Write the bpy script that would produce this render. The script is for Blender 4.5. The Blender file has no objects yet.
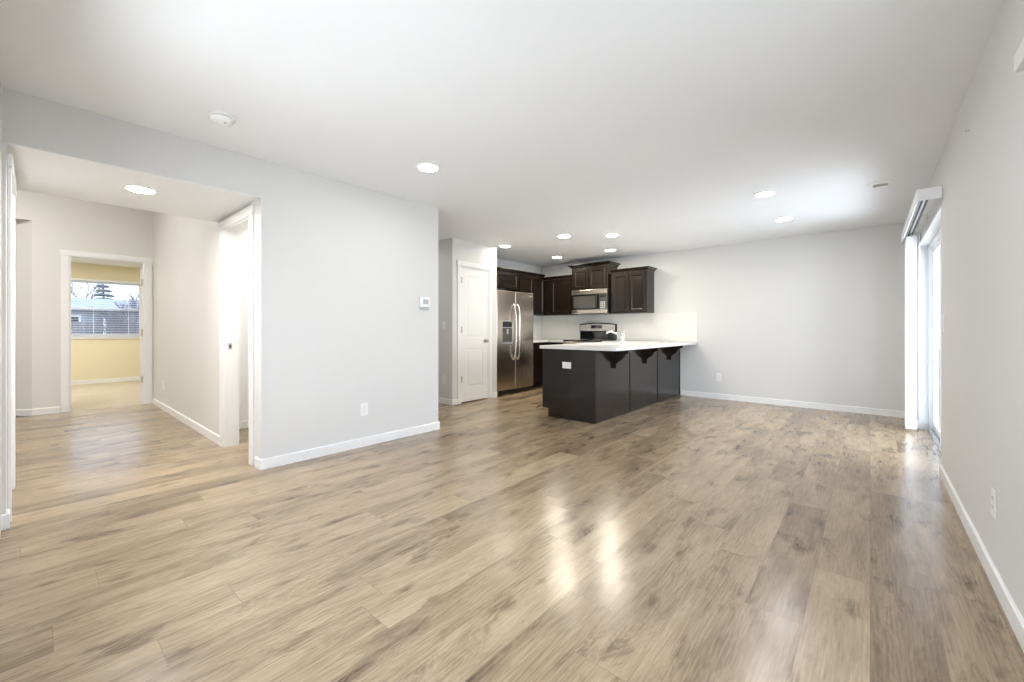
import bpy, bmesh, math, random
from mathutils import Matrix, Vector

random.seed(7)
S = bpy.context.scene
COL = S.collection
PI = math.pi

# ------------------------------------------------------------------ camera
CEIL = 2.44
CAMH = 1.104
cd = bpy.data.cameras.new('camera')
cd.sensor_width = 36.0
cd.lens = 414.0 / 1024.0 * 36.0
cd.shift_y = -11.6 / 1024.0
cd.clip_start = 0.02
cd.clip_end = 300
cam = bpy.data.objects.new('camera', cd)
cam.location = (0, 0, CAMH)
cam.rotation_euler = (PI / 2, 0, math.radians(40.875))
COL.objects.link(cam)
S.camera = cam

# ------------------------------------------------------------------ view
S.view_settings.view_transform = 'Standard'
S.view_settings.look = 'None'
S.view_settings.gamma = 1.0
S.view_settings.use_curve_mapping = False
S.view_settings.exposure = 0.71

# ------------------------------------------------------------------ sky
W = bpy.data.worlds.new('overcast_sky')
S.world = W
W.use_nodes = True
wn, wl = W.node_tree.nodes, W.node_tree.links
wn.clear()
w_out = wn.new('ShaderNodeOutputWorld')
w_bg = wn.new('ShaderNodeBackground')
w_tc = wn.new('ShaderNodeTexCoord')
w_sep = wn.new('ShaderNodeSeparateXYZ')
w_ramp = wn.new('ShaderNodeValToRGB')
wl.new(w_tc.outputs['Generated'], w_sep.inputs[0])
wl.new(w_sep.outputs['Z'], w_ramp.inputs[0])
w_ramp.color_ramp.elements[0].position = 0.0
w_ramp.color_ramp.elements[0].color = (0.76, 0.86, 1.0, 1)
w_ramp.color_ramp.elements[1].position = 0.35
w_ramp.color_ramp.elements[1].color = (0.50, 0.68, 1.0, 1)
wl.new(w_ramp.outputs[0], w_bg.inputs[0])
w_bg.inputs[1].default_value = 1.4
wl.new(w_bg.outputs[0], w_out.inputs[0])

# soft overcast sun entering through the glass on the right-hand wall
sd = bpy.data.lights.new('sun', 'SUN')
sd.energy = 0.9
sd.angle = math.radians(100)
sd.color = (0.93, 0.96, 1.0)
sun = bpy.data.objects.new('sun', sd)
sun.rotation_euler = Vector((-0.80, -0.12, -0.58)).to_track_quat('-Z', 'Y').to_euler()
sun.location = (6, 5, 8)
COL.objects.link(sun)

# area lamps added as daylight outside sliding door, near window and made-up rear window
def daylight(name, loc, rot, sx, sy, watts, col=(0.86, 0.93, 1.0)):
    a = bpy.data.lights.new(name, 'AREA')
    a.shape = 'RECTANGLE'
    a.size, a.size_y = sx, sy
    a.energy = watts
    a.color = col
    o = bpy.data.objects.new(name, a)
    o.location = loc
    o.rotation_euler = rot
    COL.objects.link(o)
    return o


daylight('daylight_sliding_door', (1.55, 5.48, 1.00), (0, PI / 2 + math.radians(3), 0), 2.6, 2.4, 105)
daylight('added_daylight_rear', (-1.75, -0.75, 1.05), (PI / 2 + math.radians(-4), 0, 0), 1.7, 1.4, 48)  # fill lamp behind the added rear window, evens out the room
daylight('daylight_near_window', (0.80, 1.31, 1.10), (0, PI / 2 + math.radians(12), 0), 1.4, 1.45, 11)

LAMP = 68.0          # radiance of the recessed LED lenses
WARM = (1.0, 0.915, 0.77)
NEUTRAL = (1.0, 0.975, 0.94)

# ------------------------------------------------------------------ helpers
WLOC = {}


def link(o, parent=None):
    COL.objects.link(o)
    if parent is not None:
        o.parent = parent
    return o


def meta(o, label=None, cat=None, group=None, kind=None):
    if label: o['label'] = label
    if cat: o['category'] = cat
    if group: o['group'] = group
    if kind: o['kind'] = kind
    return o


def thing(name, label, cat, loc=(0, 0, 0), rz=0.0, group=None, kind=None):
    o = bpy.data.objects.new(name, None)
    o.empty_display_size = 0.1
    o.location = loc
    o.rotation_euler = (0, 0, rz)
    link(o)
    return meta(o, label, cat, group, kind)


class MB:
    """collects shapes into one mesh (coordinates of the thing it belongs to)"""

    def __init__(self, M=None):
        self.bm = bmesh.new()
        self.M = M

    def _t(self, verts):
        if self.M is not None:
            for v in verts:
                v.co = self.M @ v.co

    def box(self, x0, x1, y0, y1, z0, z1, bev=0.0, seg=2):
        x0, x1 = min(x0, x1), max(x0, x1)
        y0, y1 = min(y0, y1), max(y0, y1)
        z0, z1 = min(z0, z1), max(z0, z1)
        t = bmesh.new()
        vs = [t.verts.new((x, y, z)) for z in (z0, z1) for y in (y0, y1) for x in (x0, x1)]
        for f in ((0, 2, 3, 1), (4, 5, 7, 6), (0, 1, 5, 4), (2, 6, 7, 3), (0, 4, 6, 2), (1, 3, 7, 5)):
            t.faces.new([vs[i] for i in f])
        if bev > 0:
            bev = min(bev, 0.49 * min(x1 - x0, y1 - y0, z1 - z0))
            bmesh.ops.bevel(t, geom=list(t.edges), offset=bev, segments=seg, profile=0.5, affect='EDGES')
        return self._merge(t)

    def _merge(self, t):
        if self.M is not None:
            bmesh.ops.transform(t, matrix=self.M, verts=t.verts)
        me = bpy.data.meshes.new('tmp')
        t.to_mesh(me)
        t.free()
        self.bm.from_mesh(me)
        bpy.data.meshes.remove(me)
        return self

    def prism(self, poly, a0, a1, axis='z', bev=0.0):
        """poly: 2-D points; extruded from a0 to a1 along axis"""
        t = bmesh.new()

        def P(p, a):
            return {'z': (p[0], p[1], a), 'x': (a, p[0], p[1]), 'y': (p[0], a, p[1])}[axis]
        lo = [t.verts.new(P(p, a0)) for p in poly]
        hi = [t.verts.new(P(p, a1)) for p in poly]
        n = len(poly)
        t.faces.new(lo[::-1])
        t.faces.new(hi)
        for i in range(n):
            t.faces.new((lo[i], lo[(i + 1) % n], hi[(i + 1) % n], hi[i]))
        bmesh.ops.recalc_face_normals(t, faces=t.faces)
        if bev > 0:
            bmesh.ops.bevel(t, geom=list(t.edges), offset=bev, segments=2, profile=0.5, affect='EDGES')
        return self._merge(t)

    def lathe(self, prof, c=(0, 0, 0), n=32, axis='z'):
        """prof: list of (radius, height)"""
        t = bmesh.new()
        rings = []
        for r, h in prof:
            if r < 1e-6:
                rings.append([t.verts.new((0, 0, h))])
            else:
                rings.append([t.verts.new((r * math.cos(2 * PI * k / n), r * math.sin(2 * PI * k / n), h)) for k in range(n)])
        for a, b in zip(rings, rings[1:]):
            for k in range(n):
                q = []
                for v in (a[k % len(a)], a[(k + 1) % len(a)], b[(k + 1) % len(b)], b[k % len(b)]):
                    if v not in q:
                        q.append(v)
                if len(q) > 2:
                    try:
                        t.faces.new(q)
                    except ValueError:
                        pass
        bmesh.ops.recalc_face_normals(t, faces=t.faces)
        if axis == 'x':
            bmesh.ops.rotate(t, verts=t.verts, matrix=Matrix.Rotation(PI / 2, 3, 'Y'))
        elif axis == 'y':
            bmesh.ops.rotate(t, verts=t.verts, matrix=Matrix.Rotation(-PI / 2, 3, 'X'))
        bmesh.ops.translate(t, verts=t.verts, vec=c)
        return self._merge(t)

    def tube(self, pts, r, n=12, cap=True):
        """round bar along points; r a number or one per point"""
        t = bmesh.new()
        pts = [Vector(p) for p in pts]
        rs = r if isinstance(r, (list, tuple)) else [r] * len(pts)
        rings = []
        up = None
        for i, p in enumerate(pts):
            d = (pts[min(i + 1, len(pts) - 1)] - pts[max(i - 1, 0)]).normalized()
            if up is None:
                up = d.orthogonal().normalized()
            up = (up - d * up.dot(d)).normalized()
            w = d.cross(up)
            rings.append([t.verts.new(p + rs[i] * (math.cos(2 * PI * k / n) * up + math.sin(2 * PI * k / n) * w)) for k in range(n)])
        for a, b in zip(rings, rings[1:]):
            for k in range(n):
                t.faces.new((a[k], a[(k + 1) % n], b[(k + 1) % n], b[k]))
        if cap:
            t.faces.new(rings[0][::-1])
            t.faces.new(rings[-1])
        bmesh.ops.recalc_face_normals(t, faces=t.faces)
        return self._merge(t)

    def loops(self, w, h, prof):
        """rectangular relief: prof list of (inset, y) from the back edge to the field; x 0..w, z 0..h"""
        t = bmesh.new()
        rings = []
        for ins, y in prof:
            rings.append([t.verts.new(c) for c in ((ins, y, ins), (w - ins, y, ins), (w - ins, y, h - ins), (ins, y, h - ins))])
        t.faces.new(rings[0])
        for a, b in zip(rings, rings[1:]):
            for k in range(4):
                t.faces.new((a[k], a[(k + 1) % 4], b[(k + 1) % 4], b[k]))
        t.faces.new(rings[-1])
        bmesh.ops.recalc_face_normals(t, faces=t.faces)
        return self._merge(t)

    def build(self, name, mat, parent=None, smooth=False):
        me = bpy.data.meshes.new(name)
        self.bm.to_mesh(me)
        self.bm.free()
        me.materials.append(mat)
        if smooth:
            for p in me.polygons:
                p.use_smooth = True
            try:
                me.set_sharp_from_angle(angle=math.radians(40))
            except Exception:
                pass
        o = bpy.data.objects.new(name, me)
        return link(o, parent)


def T(x, y, z, rz=0.0):
    return Matrix.Translation((x, y, z)) @ Matrix.Rotation(rz, 4, 'Z')


def copy_tree(o, parent=None):
    c = o.copy()
    COL.objects.link(c)
    if parent is not None:
        c.parent = parent
    for ch in list(o.children):
        copy_tree(ch, c)
    return c


# ------------------------------------------------------------------ materials
def new_mat(name):
    m = bpy.data.materials.new(name)
    m.use_nodes = True
    nt = m.node_tree
    return m, nt.nodes, nt.links, nt.nodes['Principled BSDF']


def N(nodes, kind, **kw):
    n = nodes.new(kind)
    for k, v in kw.items():
        setattr(n, k, v)
    return n


def paint(name, col, rough=0.6, bump=0.03, scale=180, metallic=0.0, var=0.02, coat=0.0, dist=0.002):
    """painted or plain surface with a faint procedural mottling and texture"""
    m, n, l, b = new_mat(name)
    tc = N(n, 'ShaderNodeTexCoord')
    nz = N(n, 'ShaderNodeTexNoise')
    nz.inputs['Scale'].default_value = 1.7
    nz.inputs['Detail'].default_value = 4
    l.new(tc.outputs['Object'], nz.inputs['Vector'])
    mx = N(n, 'ShaderNodeMix', data_type='RGBA')
    mx.inputs[6].default_value = (*[c * (1 - var) for c in col], 1)
    mx.inputs[7].default_value = (*[min(1, c * (1 + var)) for c in col], 1)
    l.new(nz.outputs['Fac'], mx.inputs[0])
    l.new(mx.outputs[2], b.inputs['Base Color'])
    b.inputs['Roughness'].default_value = rough
    b.inputs['Metallic'].default_value = metallic
    if coat:
        b.inputs['Coat Weight'].default_value = coat
        b.inputs['Coat Roughness'].default_value = 0.15
    if bump > 0:
        n2 = N(n, 'ShaderNodeTexNoise')
        n2.inputs['Scale'].default_value = scale
        n2.inputs['Detail'].default_value = 3
        l.new(tc.outputs['Object'], n2.inputs['Vector'])
        bp = N(n, 'ShaderNodeBump')
        bp.inputs['Strength'].default_value = bump
        bp.inputs['Distance'].default_value = dist
        l.new(n2.outputs['Fac'], bp.inputs['Height'])
        l.new(bp.outputs[0], b.inputs['Normal'])
    return m


def emit(name, col, strength):
    m, n, l, b = new_mat(name)
    b.inputs['Base Color'].default_value = (0.8, 0.8, 0.8, 1)
    b.inputs['Emission Color'].default_value = (*col, 1)
    b.inputs['Emission Strength'].default_value = strength
    return m


def glass(name, tint=(1, 1, 1)):
    m, n, l, b = new_mat(name)
    out = [x for x in n if x.type == 'OUTPUT_MATERIAL'][0]
    n.remove(b)
    tr = N(n, 'ShaderNodeBsdfTransparent')
    tr.inputs[0].default_value = (*tint, 1)
    gl = N(n, 'ShaderNodeBsdfGlossy')
    gl.inputs['Roughness'].default_value = 0.02
    fr = N(n, 'ShaderNodeFresnel')
    fr.inputs[0].default_value = 1.45
    mx = N(n, 'ShaderNodeMixShader')
    ge = N(n, 'ShaderNodeNewGeometry')          # reflect on the outer face of each pane only
    front = math_node(n, l, 'SUBTRACT', 1.0, ge.outputs['Backfacing'])
    l.new(math_node(n, l, 'MULTIPLY', fr.outputs[0], front), mx.inputs[0])
    l.new(tr.outputs[0], mx.inputs[1])
    l.new(gl.outputs[0], mx.inputs[2])
    l.new(mx.outputs[0], out.inputs[0])
    return m


def math_node(n, l, op, a, b=None, c=None):
    m = N(n, 'ShaderNodeMath', operation=op)
    for i, v in enumerate((a, b, c)):
        if v is None:
            continue
        if isinstance(v, (int, float)):
            m.inputs[i].default_value = v
        else:
            l.new(v, m.inputs[i])
    return m.outputs[0]


def wood_floor():
    m, n, l, b = new_mat('laminate_oak_planks')
    PW, PL = 0.192, 1.28
    tc = N(n, 'ShaderNodeTexCoord')
    sp = N(n, 'ShaderNodeSeparateXYZ')
    l.new(tc.outputs['Object'], sp.inputs[0])
    x = math_node(n, l, 'DIVIDE', sp.outputs[0], PW)
    row = math_node(n, l, 'FLOOR', x)
    fx = math_node(n, l, 'FRACT', x)
    wr = N(n, 'ShaderNodeTexWhiteNoise', noise_dimensions='1D')
    l.new(row, wr.inputs['W'])
    y = math_node(n, l, 'ADD', math_node(n, l, 'DIVIDE', sp.outputs[1], PL), math_node(n, l, 'MULTIPLY', wr.outputs['Value'], 7.0))
    colm = math_node(n, l, 'FLOOR', y)
    fy = math_node(n, l, 'FRACT', y)
    cb = N(n, 'ShaderNodeCombineXYZ')
    l.new(row, cb.inputs[0])
    l.new(colm, cb.inputs[1])
    wi = N(n, 'ShaderNodeTexWhiteNoise', noise_dimensions='2D')
    l.new(cb.outputs[0], wi.inputs['Vector'])
    pid = wi.outputs['Value']
    # seams
    ex = math_node(n, l, 'MULTIPLY', math_node(n, l, 'MINIMUM', fx, math_node(n, l, 'SUBTRACT', 1.0, fx)), PW)
    ey = math_node(n, l, 'MULTIPLY', math_node(n, l, 'MINIMUM', fy, math_node(n, l, 'SUBTRACT', 1.0, fy)), PL)
    e = math_node(n, l, 'MINIMUM', ex, ey)
    seam = N(n, 'ShaderNodeMapRange')
    seam.inputs['From Min'].default_value = 0.0004
    seam.inputs['From Max'].default_value = 0.0022
    l.new(e, seam.inputs['Value'])
    # grain coordinates: per-plank offset, stretched along the plank
    off = math_node(n, l, 'MULTIPLY', pid, 57.0)
    gx = math_node(n, l, 'ADD', sp.outputs[0], off)
    g = N(n, 'ShaderNodeCombineXYZ')
    l.new(gx, g.inputs[0])
    l.new(math_node(n, l, 'ADD', sp.outputs[1], off), g.inputs[1])
    mp = N(n, 'ShaderNodeMapping')
    mp.inputs['Scale'].default_value = (8.0, 1.7, 1.0)
    l.new(g.outputs[0], mp.inputs['Vector'])
    broad = N(n, 'ShaderNodeTexNoise')
    broad.inputs['Scale'].default_value = 1.0
    broad.inputs['Detail'].default_value = 5
    broad.inputs['Roughness'].default_value = 0.55
    broad.inputs['Distortion'].default_value = 0.6
    l.new(mp.outputs[0], broad.inputs['Vector'])
    # cathedral rings
    ring = N(n, 'ShaderNodeMath', operation='SINE')
    l.new(math_node(n, l, 'MULTIPLY', broad.outputs['Fac'], 95.0), ring.inputs[0])
    mp2 = N(n, 'ShaderNodeMapping')
    mp2.inputs['Scale'].default_value = (130.0, 6.0, 1.0)
    l.new(g.outputs[0], mp2.inputs['Vector'])
    fine = N(n, 'ShaderNodeTexNoise')
    fine.inputs['Scale'].default_value = 1.0
    fine.inputs['Detail'].default_value = 3
    l.new(mp2.outputs[0], fine.inputs['Vector'])
    mp3 = N(n, 'ShaderNodeMapping')
    mp3.inputs['Scale'].default_value = (7.0, 2.6, 1.0)
    l.new(g.outputs[0], mp3.inputs['Vector'])
    knot = N(n, 'ShaderNodeTexNoise')
    knot.inputs['Scale'].default_value = 1.3
    knot.inputs['Detail'].default_value = 2
    l.new(mp3.outputs[0], knot.inputs['Vector'])
    kr = N(n, 'ShaderNodeMapRange')
    kr.inputs['From Min'].default_value = 0.56
    kr.inputs['From Max'].default_value = 0.74
    l.new(knot.outputs['Fac'], kr.inputs['Value'])
    # small knots
    vor = N(n, 'ShaderNodeTexVoronoi')
    vor.inputs['Scale'].default_value = 1.0
    mp4 = N(n, 'ShaderNodeMapping')
    mp4.inputs['Scale'].default_value = (5.5, 2.0, 1.0)
    dn = N(n, 'ShaderNodeTexNoise')
    dn.inputs['Scale'].default_value = 14.0
    l.new(g.outputs[0], dn.inputs['Vector'])
    dm = N(n, 'ShaderNodeMix', data_type='RGBA', blend_type='ADD')
    dm.inputs[0].default_value = 0.05
    l.new(g.outputs[0], dm.inputs[6])
    l.new(dn.outputs['Color'], dm.inputs[7])
    l.new(dm.outputs[2], mp4.inputs['Vector'])
    l.new(mp4.outputs[0], vor.inputs['Vector'])
    kn = N(n, 'ShaderNodeMapRange')
    kn.inputs['From Min'].default_value = 0.13
    kn.inputs['From Max'].default_value = 0.03
    l.new(vor.outputs['Distance'], kn.inputs['Value'])
    # tone = base + contributions
    t = math_node(n, l, 'MULTIPLY', math_node(n, l, 'SUBTRACT', broad.outputs['Fac'], 0.5), 0.95)
    rr = math_node(n, l, 'MULTIPLY', ring.outputs[0], math_node(n, l, 'ADD', 0.045, math_node(n, l, 'MULTIPLY', kr.outputs[0], 0.10)))
    t = math_node(n, l, 'ADD', t, rr)
    t = math_node(n, l, 'ADD', t, math_node(n, l, 'MULTIPLY', math_node(n, l, 'SUBTRACT', fine.outputs['Fac'], 0.5), 0.70))
    t = math_node(n, l, 'ADD', t, math_node(n, l, 'MULTIPLY', math_node(n, l, 'SUBTRACT', pid, 0.5), 0.30))
    t = math_node(n, l, 'SUBTRACT', t, math_node(n, l, 'MULTIPLY', kr.outputs[0], 0.34))
    t = math_node(n, l, 'SUBTRACT', t, math_node(n, l, 'MULTIPLY', kn.outputs[0], 0.30))
    t = math_node(n, l, 'ADD', t, 0.60)
    rp = N(n, 'ShaderNodeValToRGB')
    els = rp.color_ramp.elements
    els[0].position, els[0].color = 0.05, (0.088, 0.054, 0.029, 1)
    els[1].position, els[1].color = 0.95, (0.475, 0.360, 0.233, 1)
    k = els.new(0.5)
    k.color = (0.268, 0.191, 0.114, 1)
    l.new(t, rp.inputs[0])
    mx = N(n, 'ShaderNodeMix', data_type='RGBA')
    mx.inputs[6].default_value = (0.16, 0.11, 0.075, 1)
    sm = math_node(n, l, 'ADD', math_node(n, l, 'MULTIPLY', seam.outputs[0], 0.45), 0.55)
    l.new(sm, mx.inputs[0])
    l.new(rp.outputs[0], mx.inputs[7])
    l.new(mx.outputs[2], b.inputs['Base Color'])
    b.inputs['Roughness'].default_value = 0.225
    b.inputs['Specular IOR Level'].default_value = 0.80
    bp = N(n, 'ShaderNodeBump')
    bp.inputs['Strength'].default_value = 0.12
    bp.inputs['Distance'].default_value = 0.0012
    l.new(math_node(n, l, 'ADD', seam.outputs[0], math_node(n, l, 'MULTIPLY', fine.outputs['Fac'], 0.5)), bp.inputs['Height'])
    l.new(bp.outputs[0], b.inputs['Normal'])
    return m


def dark_wood(name, a, bcol, rough=0.36):
    m, n, l, b = new_mat(name)
    tc = N(n, 'ShaderNodeTexCoord')
    mp = N(n, 'ShaderNodeMapping')
    mp.inputs['Scale'].default_value = (45, 45, 2.2)
    l.new(tc.outputs['Object'], mp.inputs['Vector'])
    nz = N(n, 'ShaderNodeTexNoise')
    nz.inputs['Detail'].default_value = 5
    nz.inputs['Scale'].default_value = 1.0
    l.new(mp.outputs[0], nz.inputs['Vector'])
    rp = N(n, 'ShaderNodeValToRGB')
    rp.color_ramp.elements[0].position = 0.3
    rp.color_ramp.elements[0].color = (*a, 1)
    rp.color_ramp.elements[1].position = 0.75
    rp.color_ramp.elements[1].color = (*bcol, 1)
    l.new(nz.outputs['Fac'], rp.inputs[0])
    l.new(rp.outputs[0], b.inputs['Base Color'])
    b.inputs['Roughness'].default_value = rough
    return m


def brushed(name, col, rough=0.28, axis=(2, 2, 220)):
    m, n, l, b = new_mat(name)
    tc = N(n, 'ShaderNodeTexCoord')
    mp = N(n, 'ShaderNodeMapping')
    mp.inputs['Scale'].default_value = axis
    l.new(tc.outputs['Object'], mp.inputs['Vector'])
    nz = N(n, 'ShaderNodeTexNoise')
    nz.inputs['Scale'].default_value = 2.0
    nz.inputs['Detail'].default_value = 4
    l.new(mp.outputs[0], nz.inputs['Vector'])
    mr = N(n, 'ShaderNodeMapRange')
    mr.inputs['To Min'].default_value = rough - 0.03
    mr.inputs['To Max'].default_value = rough + 0.04
    l.new(nz.outputs['Fac'], mr.inputs['Value'])
    l.new(mr.outputs[0], b.inputs['Roughness'])
    b.inputs['Base Color'].default_value = (*col, 1)
    b.inputs['Metallic'].default_value = 1.0
    bp = N(n, 'ShaderNodeBump')
    bp.inputs['Strength'].default_value = 0.012
    bp.inputs['Distance'].default_value = 0.001
    l.new(nz.outputs['Fac'], bp.inputs['Height'])
    l.new(bp.outputs[0], b.inputs['Normal'])
    return m


def tiles(name, ca, cb_, grout, bw, bh, mortar=0.0025, rough=0.18, plane='xz'):
    m, n, l, b = new_mat(name)
    tc = N(n, 'ShaderNodeTexCoord')
    sp = N(n, 'ShaderNodeSeparateXYZ')
    l.new(tc.outputs['Object'], sp.inputs[0])
    cbn = N(n, 'ShaderNodeCombineXYZ')
    s = math_node(n, l, 'ADD', sp.outputs[0], sp.outputs[1])
    l.new(s, cbn.inputs[0])
    l.new(sp.outputs[2], cbn.inputs[1])
    br = N(n, 'ShaderNodeTexBrick')
    l.new(cbn.outputs[0], br.inputs['Vector'])
    br.inputs['Color1'].default_value = (*ca, 1)
    br.inputs['Color2'].default_value = (*cb_, 1)
    br.inputs['Mortar'].default_value = (*grout, 1)
    br.inputs['Scale'].default_value = 1.0
    br.inputs['Mortar Size'].default_value = mortar
    br.inputs['Brick Width'].default_value = bw
    br.inputs['Row Height'].default_value = bh
    l.new(br.outputs['Color'], b.inputs['Base Color'])
    b.inputs['Roughness'].default_value = rough
    bp = N(n, 'ShaderNodeBump', invert=True)
    bp.inputs['Strength'].default_value = 0.3
    bp.inputs['Distance'].default_value = 0.002
    l.new(br.outputs['Fac'], bp.inputs['Height'])
    l.new(bp.outputs[0], b.inputs['Normal'])
    return m


def quartz():
    m, n, l, b = new_mat('white_quartz')
    tc = N(n, 'ShaderNodeTexCoord')
    nz = N(n, 'ShaderNodeTexNoise')
    nz.inputs['Scale'].default_value = 160
    nz.inputs['Detail'].default_value = 2
    l.new(tc.outputs['Object'], nz.inputs['Vector'])
    rp = N(n, 'ShaderNodeValToRGB')
    rp.color_ramp.elements[0].position = 0.30
    rp.color_ramp.elements[0].color = (0.62, 0.60, 0.57, 1)
    rp.color_ramp.elements[1].position = 0.46
    rp.color_ramp.elements[1].color = (0.78, 0.77, 0.745, 1)
    l.new(nz.outputs['Fac'], rp.inputs[0])
    l.new(rp.outputs[0], b.inputs['Base Color'])
    b.inputs['Roughness'].default_value = 0.2
    return m


M = {}
M['wall'] = paint('greige_wall_paint', (0.71, 0.705, 0.69), 0.62, 0.05, 220)
M['ceiling'] = paint('flat_ceiling_paint', (0.86, 0.875, 0.89), 0.8, 0.12, 90, dist=0.003)
M['trim'] = paint('white_trim_paint', (0.86, 0.86, 0.855), 0.35, 0.0)
M['door'] = paint('white_door_paint', (0.86, 0.86, 0.85), 0.38, 0.0)
M['yellow'] = paint('yellow_wall_paint', (0.80, 0.735, 0.54), 0.65, 0.05, 220)
M['cream'] = paint('cream_wall_paint', (0.74, 0.73, 0.695), 0.62, 0.05, 220)
M['carpet'] = paint('beige_carpet', (0.66, 0.58, 0.46), 0.95, 0.9, 260, var=0.08, dist=0.01)
M['floor'] = wood_floor()
M['espresso'] = dark_wood('espresso_wood', (0.0075, 0.0043, 0.0029), (0.019, 0.0112, 0.0071), 0.25)
M['panel'] = paint('espresso_laminate', (0.0115, 0.0085, 0.0074), 0.18, 0.0, var=0.08)
M['black'] = paint('black_plastic', (0.012, 0.012, 0.012), 0.4, 0.0)
M['kick'] = paint('black_toe_kick', (0.014, 0.011, 0.010), 0.6, 0.0)
M['blackglass'] = paint('black_glass', (0.008, 0.008, 0.009), 0.08, 0.0)
M['smoke'] = paint('smoked_oven_glass', (0.07, 0.068, 0.06), 0.12, 0.0)
M['steel'] = brushed('brushed_stainless', (0.63, 0.565, 0.485), 0.25, (120, 120, 1.5))
M['console'] = paint('satin_console_steel', (0.66, 0.64, 0.60), 0.38, 0.0, metallic=0.35)
M['steel_h'] = brushed('satin_steel_bar', (0.74, 0.72, 0.68), 0.22, (90, 90, 3))
M['chrome'] = brushed('bright_chrome', (0.86, 0.86, 0.86), 0.10, (3, 3, 3))
M['nickel'] = brushed('satin_nickel', (0.55, 0.52, 0.47), 0.30, (40, 40, 40))
M['fridge_side'] = paint('grey_enamel_side', (0.10, 0.095, 0.09), 0.45, 0.02, 300)
M['quartz'] = quartz()
M['tile'] = tiles('glazed_white_wall_tile', (0.82, 0.805, 0.77), (0.81, 0.795, 0.76), (0.765, 0.75, 0.71), 0.33, 0.162, 0.002)
M['plastic'] = paint('white_plastic', (0.86, 0.86, 0.85), 0.35, 0.0)
M['grey_plastic'] = paint('grey_plastic', (0.45, 0.46, 0.46), 0.4, 0.0)
M['lcd'] = paint('grey_display', (0.33, 0.36, 0.36), 0.2, 0.0)
M['slot'] = paint('dark_slot', (0.05, 0.05, 0.05), 0.6, 0.0)
M['vinyl'] = paint('white_vinyl', (0.88, 0.89, 0.90), 0.35, 0.0)
M['blind'] = paint('white_blind_vinyl', (0.90, 0.91, 0.92), 0.45, 0.0)
M['glass'] = glass('clear_glass')
M['lens_warm'] = emit('lit_lens_warm', WARM, 145)
M['lens_soft'] = emit('lit_lens_soft', WARM, 48)
M['lens'] = emit('lit_lens_neutral', NEUTRAL, LAMP)
M['fill_room'] = emit('fill_lens_bedroom', (1.0, 0.96, 0.88), 150)
M['fill_foyer'] = emit('fill_lens_foyer', (1.0, 0.98, 0.95), 420)
M['fill_near'] = emit('fill_lens_near', (0.97, 0.98, 1.0), 190)
M['lens_hall'] = emit('lit_lens_hall', (1.0, 0.98, 0.94), 270)
M['fill_side'] = emit('fill_lens_side_room', (1.0, 0.97, 0.92), 230)
M['alu'] = paint('mill_aluminium', (0.6, 0.6, 0.6), 0.35, 0.0, metallic=1.0)
# outdoors
M['lawn'] = paint('winter_lawn', (0.34, 0.36, 0.30), 0.95, 0.6, 40, var=0.25, dist=0.03)
M['concrete'] = paint('patio_concrete', (0.52, 0.51, 0.49), 0.85, 0.2, 60, var=0.05)
M['siding'] = tiles('grey_blue_siding', (0.36, 0.38, 0.44), (0.34, 0.36, 0.42), (0.24, 0.26, 0.31), 40.0, 0.18, 0.012, 0.7)
M['roof'] = tiles('pale_grey_shingles', (0.52, 0.53, 0.57), (0.46, 0.47, 0.51), (0.34, 0.35, 0.39), 0.5, 0.14, 0.01, 0.85)
M['fence'] = dark_wood('weathered_cedar', (0.16, 0.14, 0.15), (0.30, 0.27, 0.28), 0.85)
M['bark'] = paint('grey_bark', (0.16, 0.14, 0.14), 0.9, 0.5, 30, var=0.2, dist=0.02)
M['needles'] = paint('dark_conifer_needles', (0.15, 0.18, 0.19), 0.9, 0.4, 30, var=0.3, dist=0.03)
M['shrub'] = paint('grey_brown_twigs', (0.22, 0.19, 0.21), 0.9, 0.4, 30, var=0.3, dist=0.03)

# ------------------------------------------------------------------ setting
XL, XR, YB, YR = -3.62, 0.408, 7.12, -0.117     # faces of the left, right, back and rear walls
XP, YP = -4.60, 3.99                            # pantry front face and pantry side face
XK = -5.33                                      # kitchen side wall
YH0, YH1 = -0.100, 1.17                         # hall side walls
ZH = 2.137                                      # hall ceiling
XB = -8.12                                      # face of the wall with the bedroom door
ZF = 3.3                                        # foyer ceiling
WT = 0.12


def struct(mb, name, mat, label, cat, parent=None):
    o = mb.build(name, mat, parent)
    if parent is None:
        meta(o, label, cat, kind='structure')
    elif label:
        o['label'] = label
    return o


mb = MB()
mb.box(XB + 0.0, XR + 0.14, -3.2, YB + WT, -0.12, 0.0)
struct(mb, 'floor', M['floor'], 'wood-look plank floor running through the room, kitchen and hall', 'floor')
mb = MB()
mb.box(-12.2, XB, -1.6, 2.2, -0.12, 0.0)
struct(mb, 'floor_bedroom', M['carpet'], 'beige carpet floor seen through the bedroom doorway', 'carpet')

mb = MB()
mb.box(XL - WT, XR + 0.14, YR - WT, YB + WT, CEIL, CEIL + 0.15)
mb.box(-6.6, XL - WT, YH1 + WT, YB + WT, CEIL, CEIL + 0.15)
struct(mb, 'ceiling', M['ceiling'], 'flat off-white ceiling over the main room and kitchen', 'ceiling')
mb = MB()
mb.box(-4.76, XL - WT, YH0, YH1, ZH, ZF)
mb.box(XL - WT, XL - 0.001, YH0, YH1, ZH, ZH + 0.004)
struct(mb, 'ceiling_hall', M['ceiling'], 'low cream ceiling just inside the hall opening', 'ceiling')
mb = MB()
mb.box(XB - WT, -4.60, -3.2, YH1 + WT, ZF, ZF + 0.1)
struct(mb, 'ceiling_foyer', M['ceiling'], 'high ceiling of the foyer beyond the hall opening', 'ceiling')
mb = MB()
mb.box(-12.2, XB - WT, -1.6, 2.2, CEIL, CEIL + 0.1)
struct(mb, 'ceiling_bedroom', M['ceiling'], 'bedroom ceiling beyond the doorway', 'ceiling')

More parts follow.
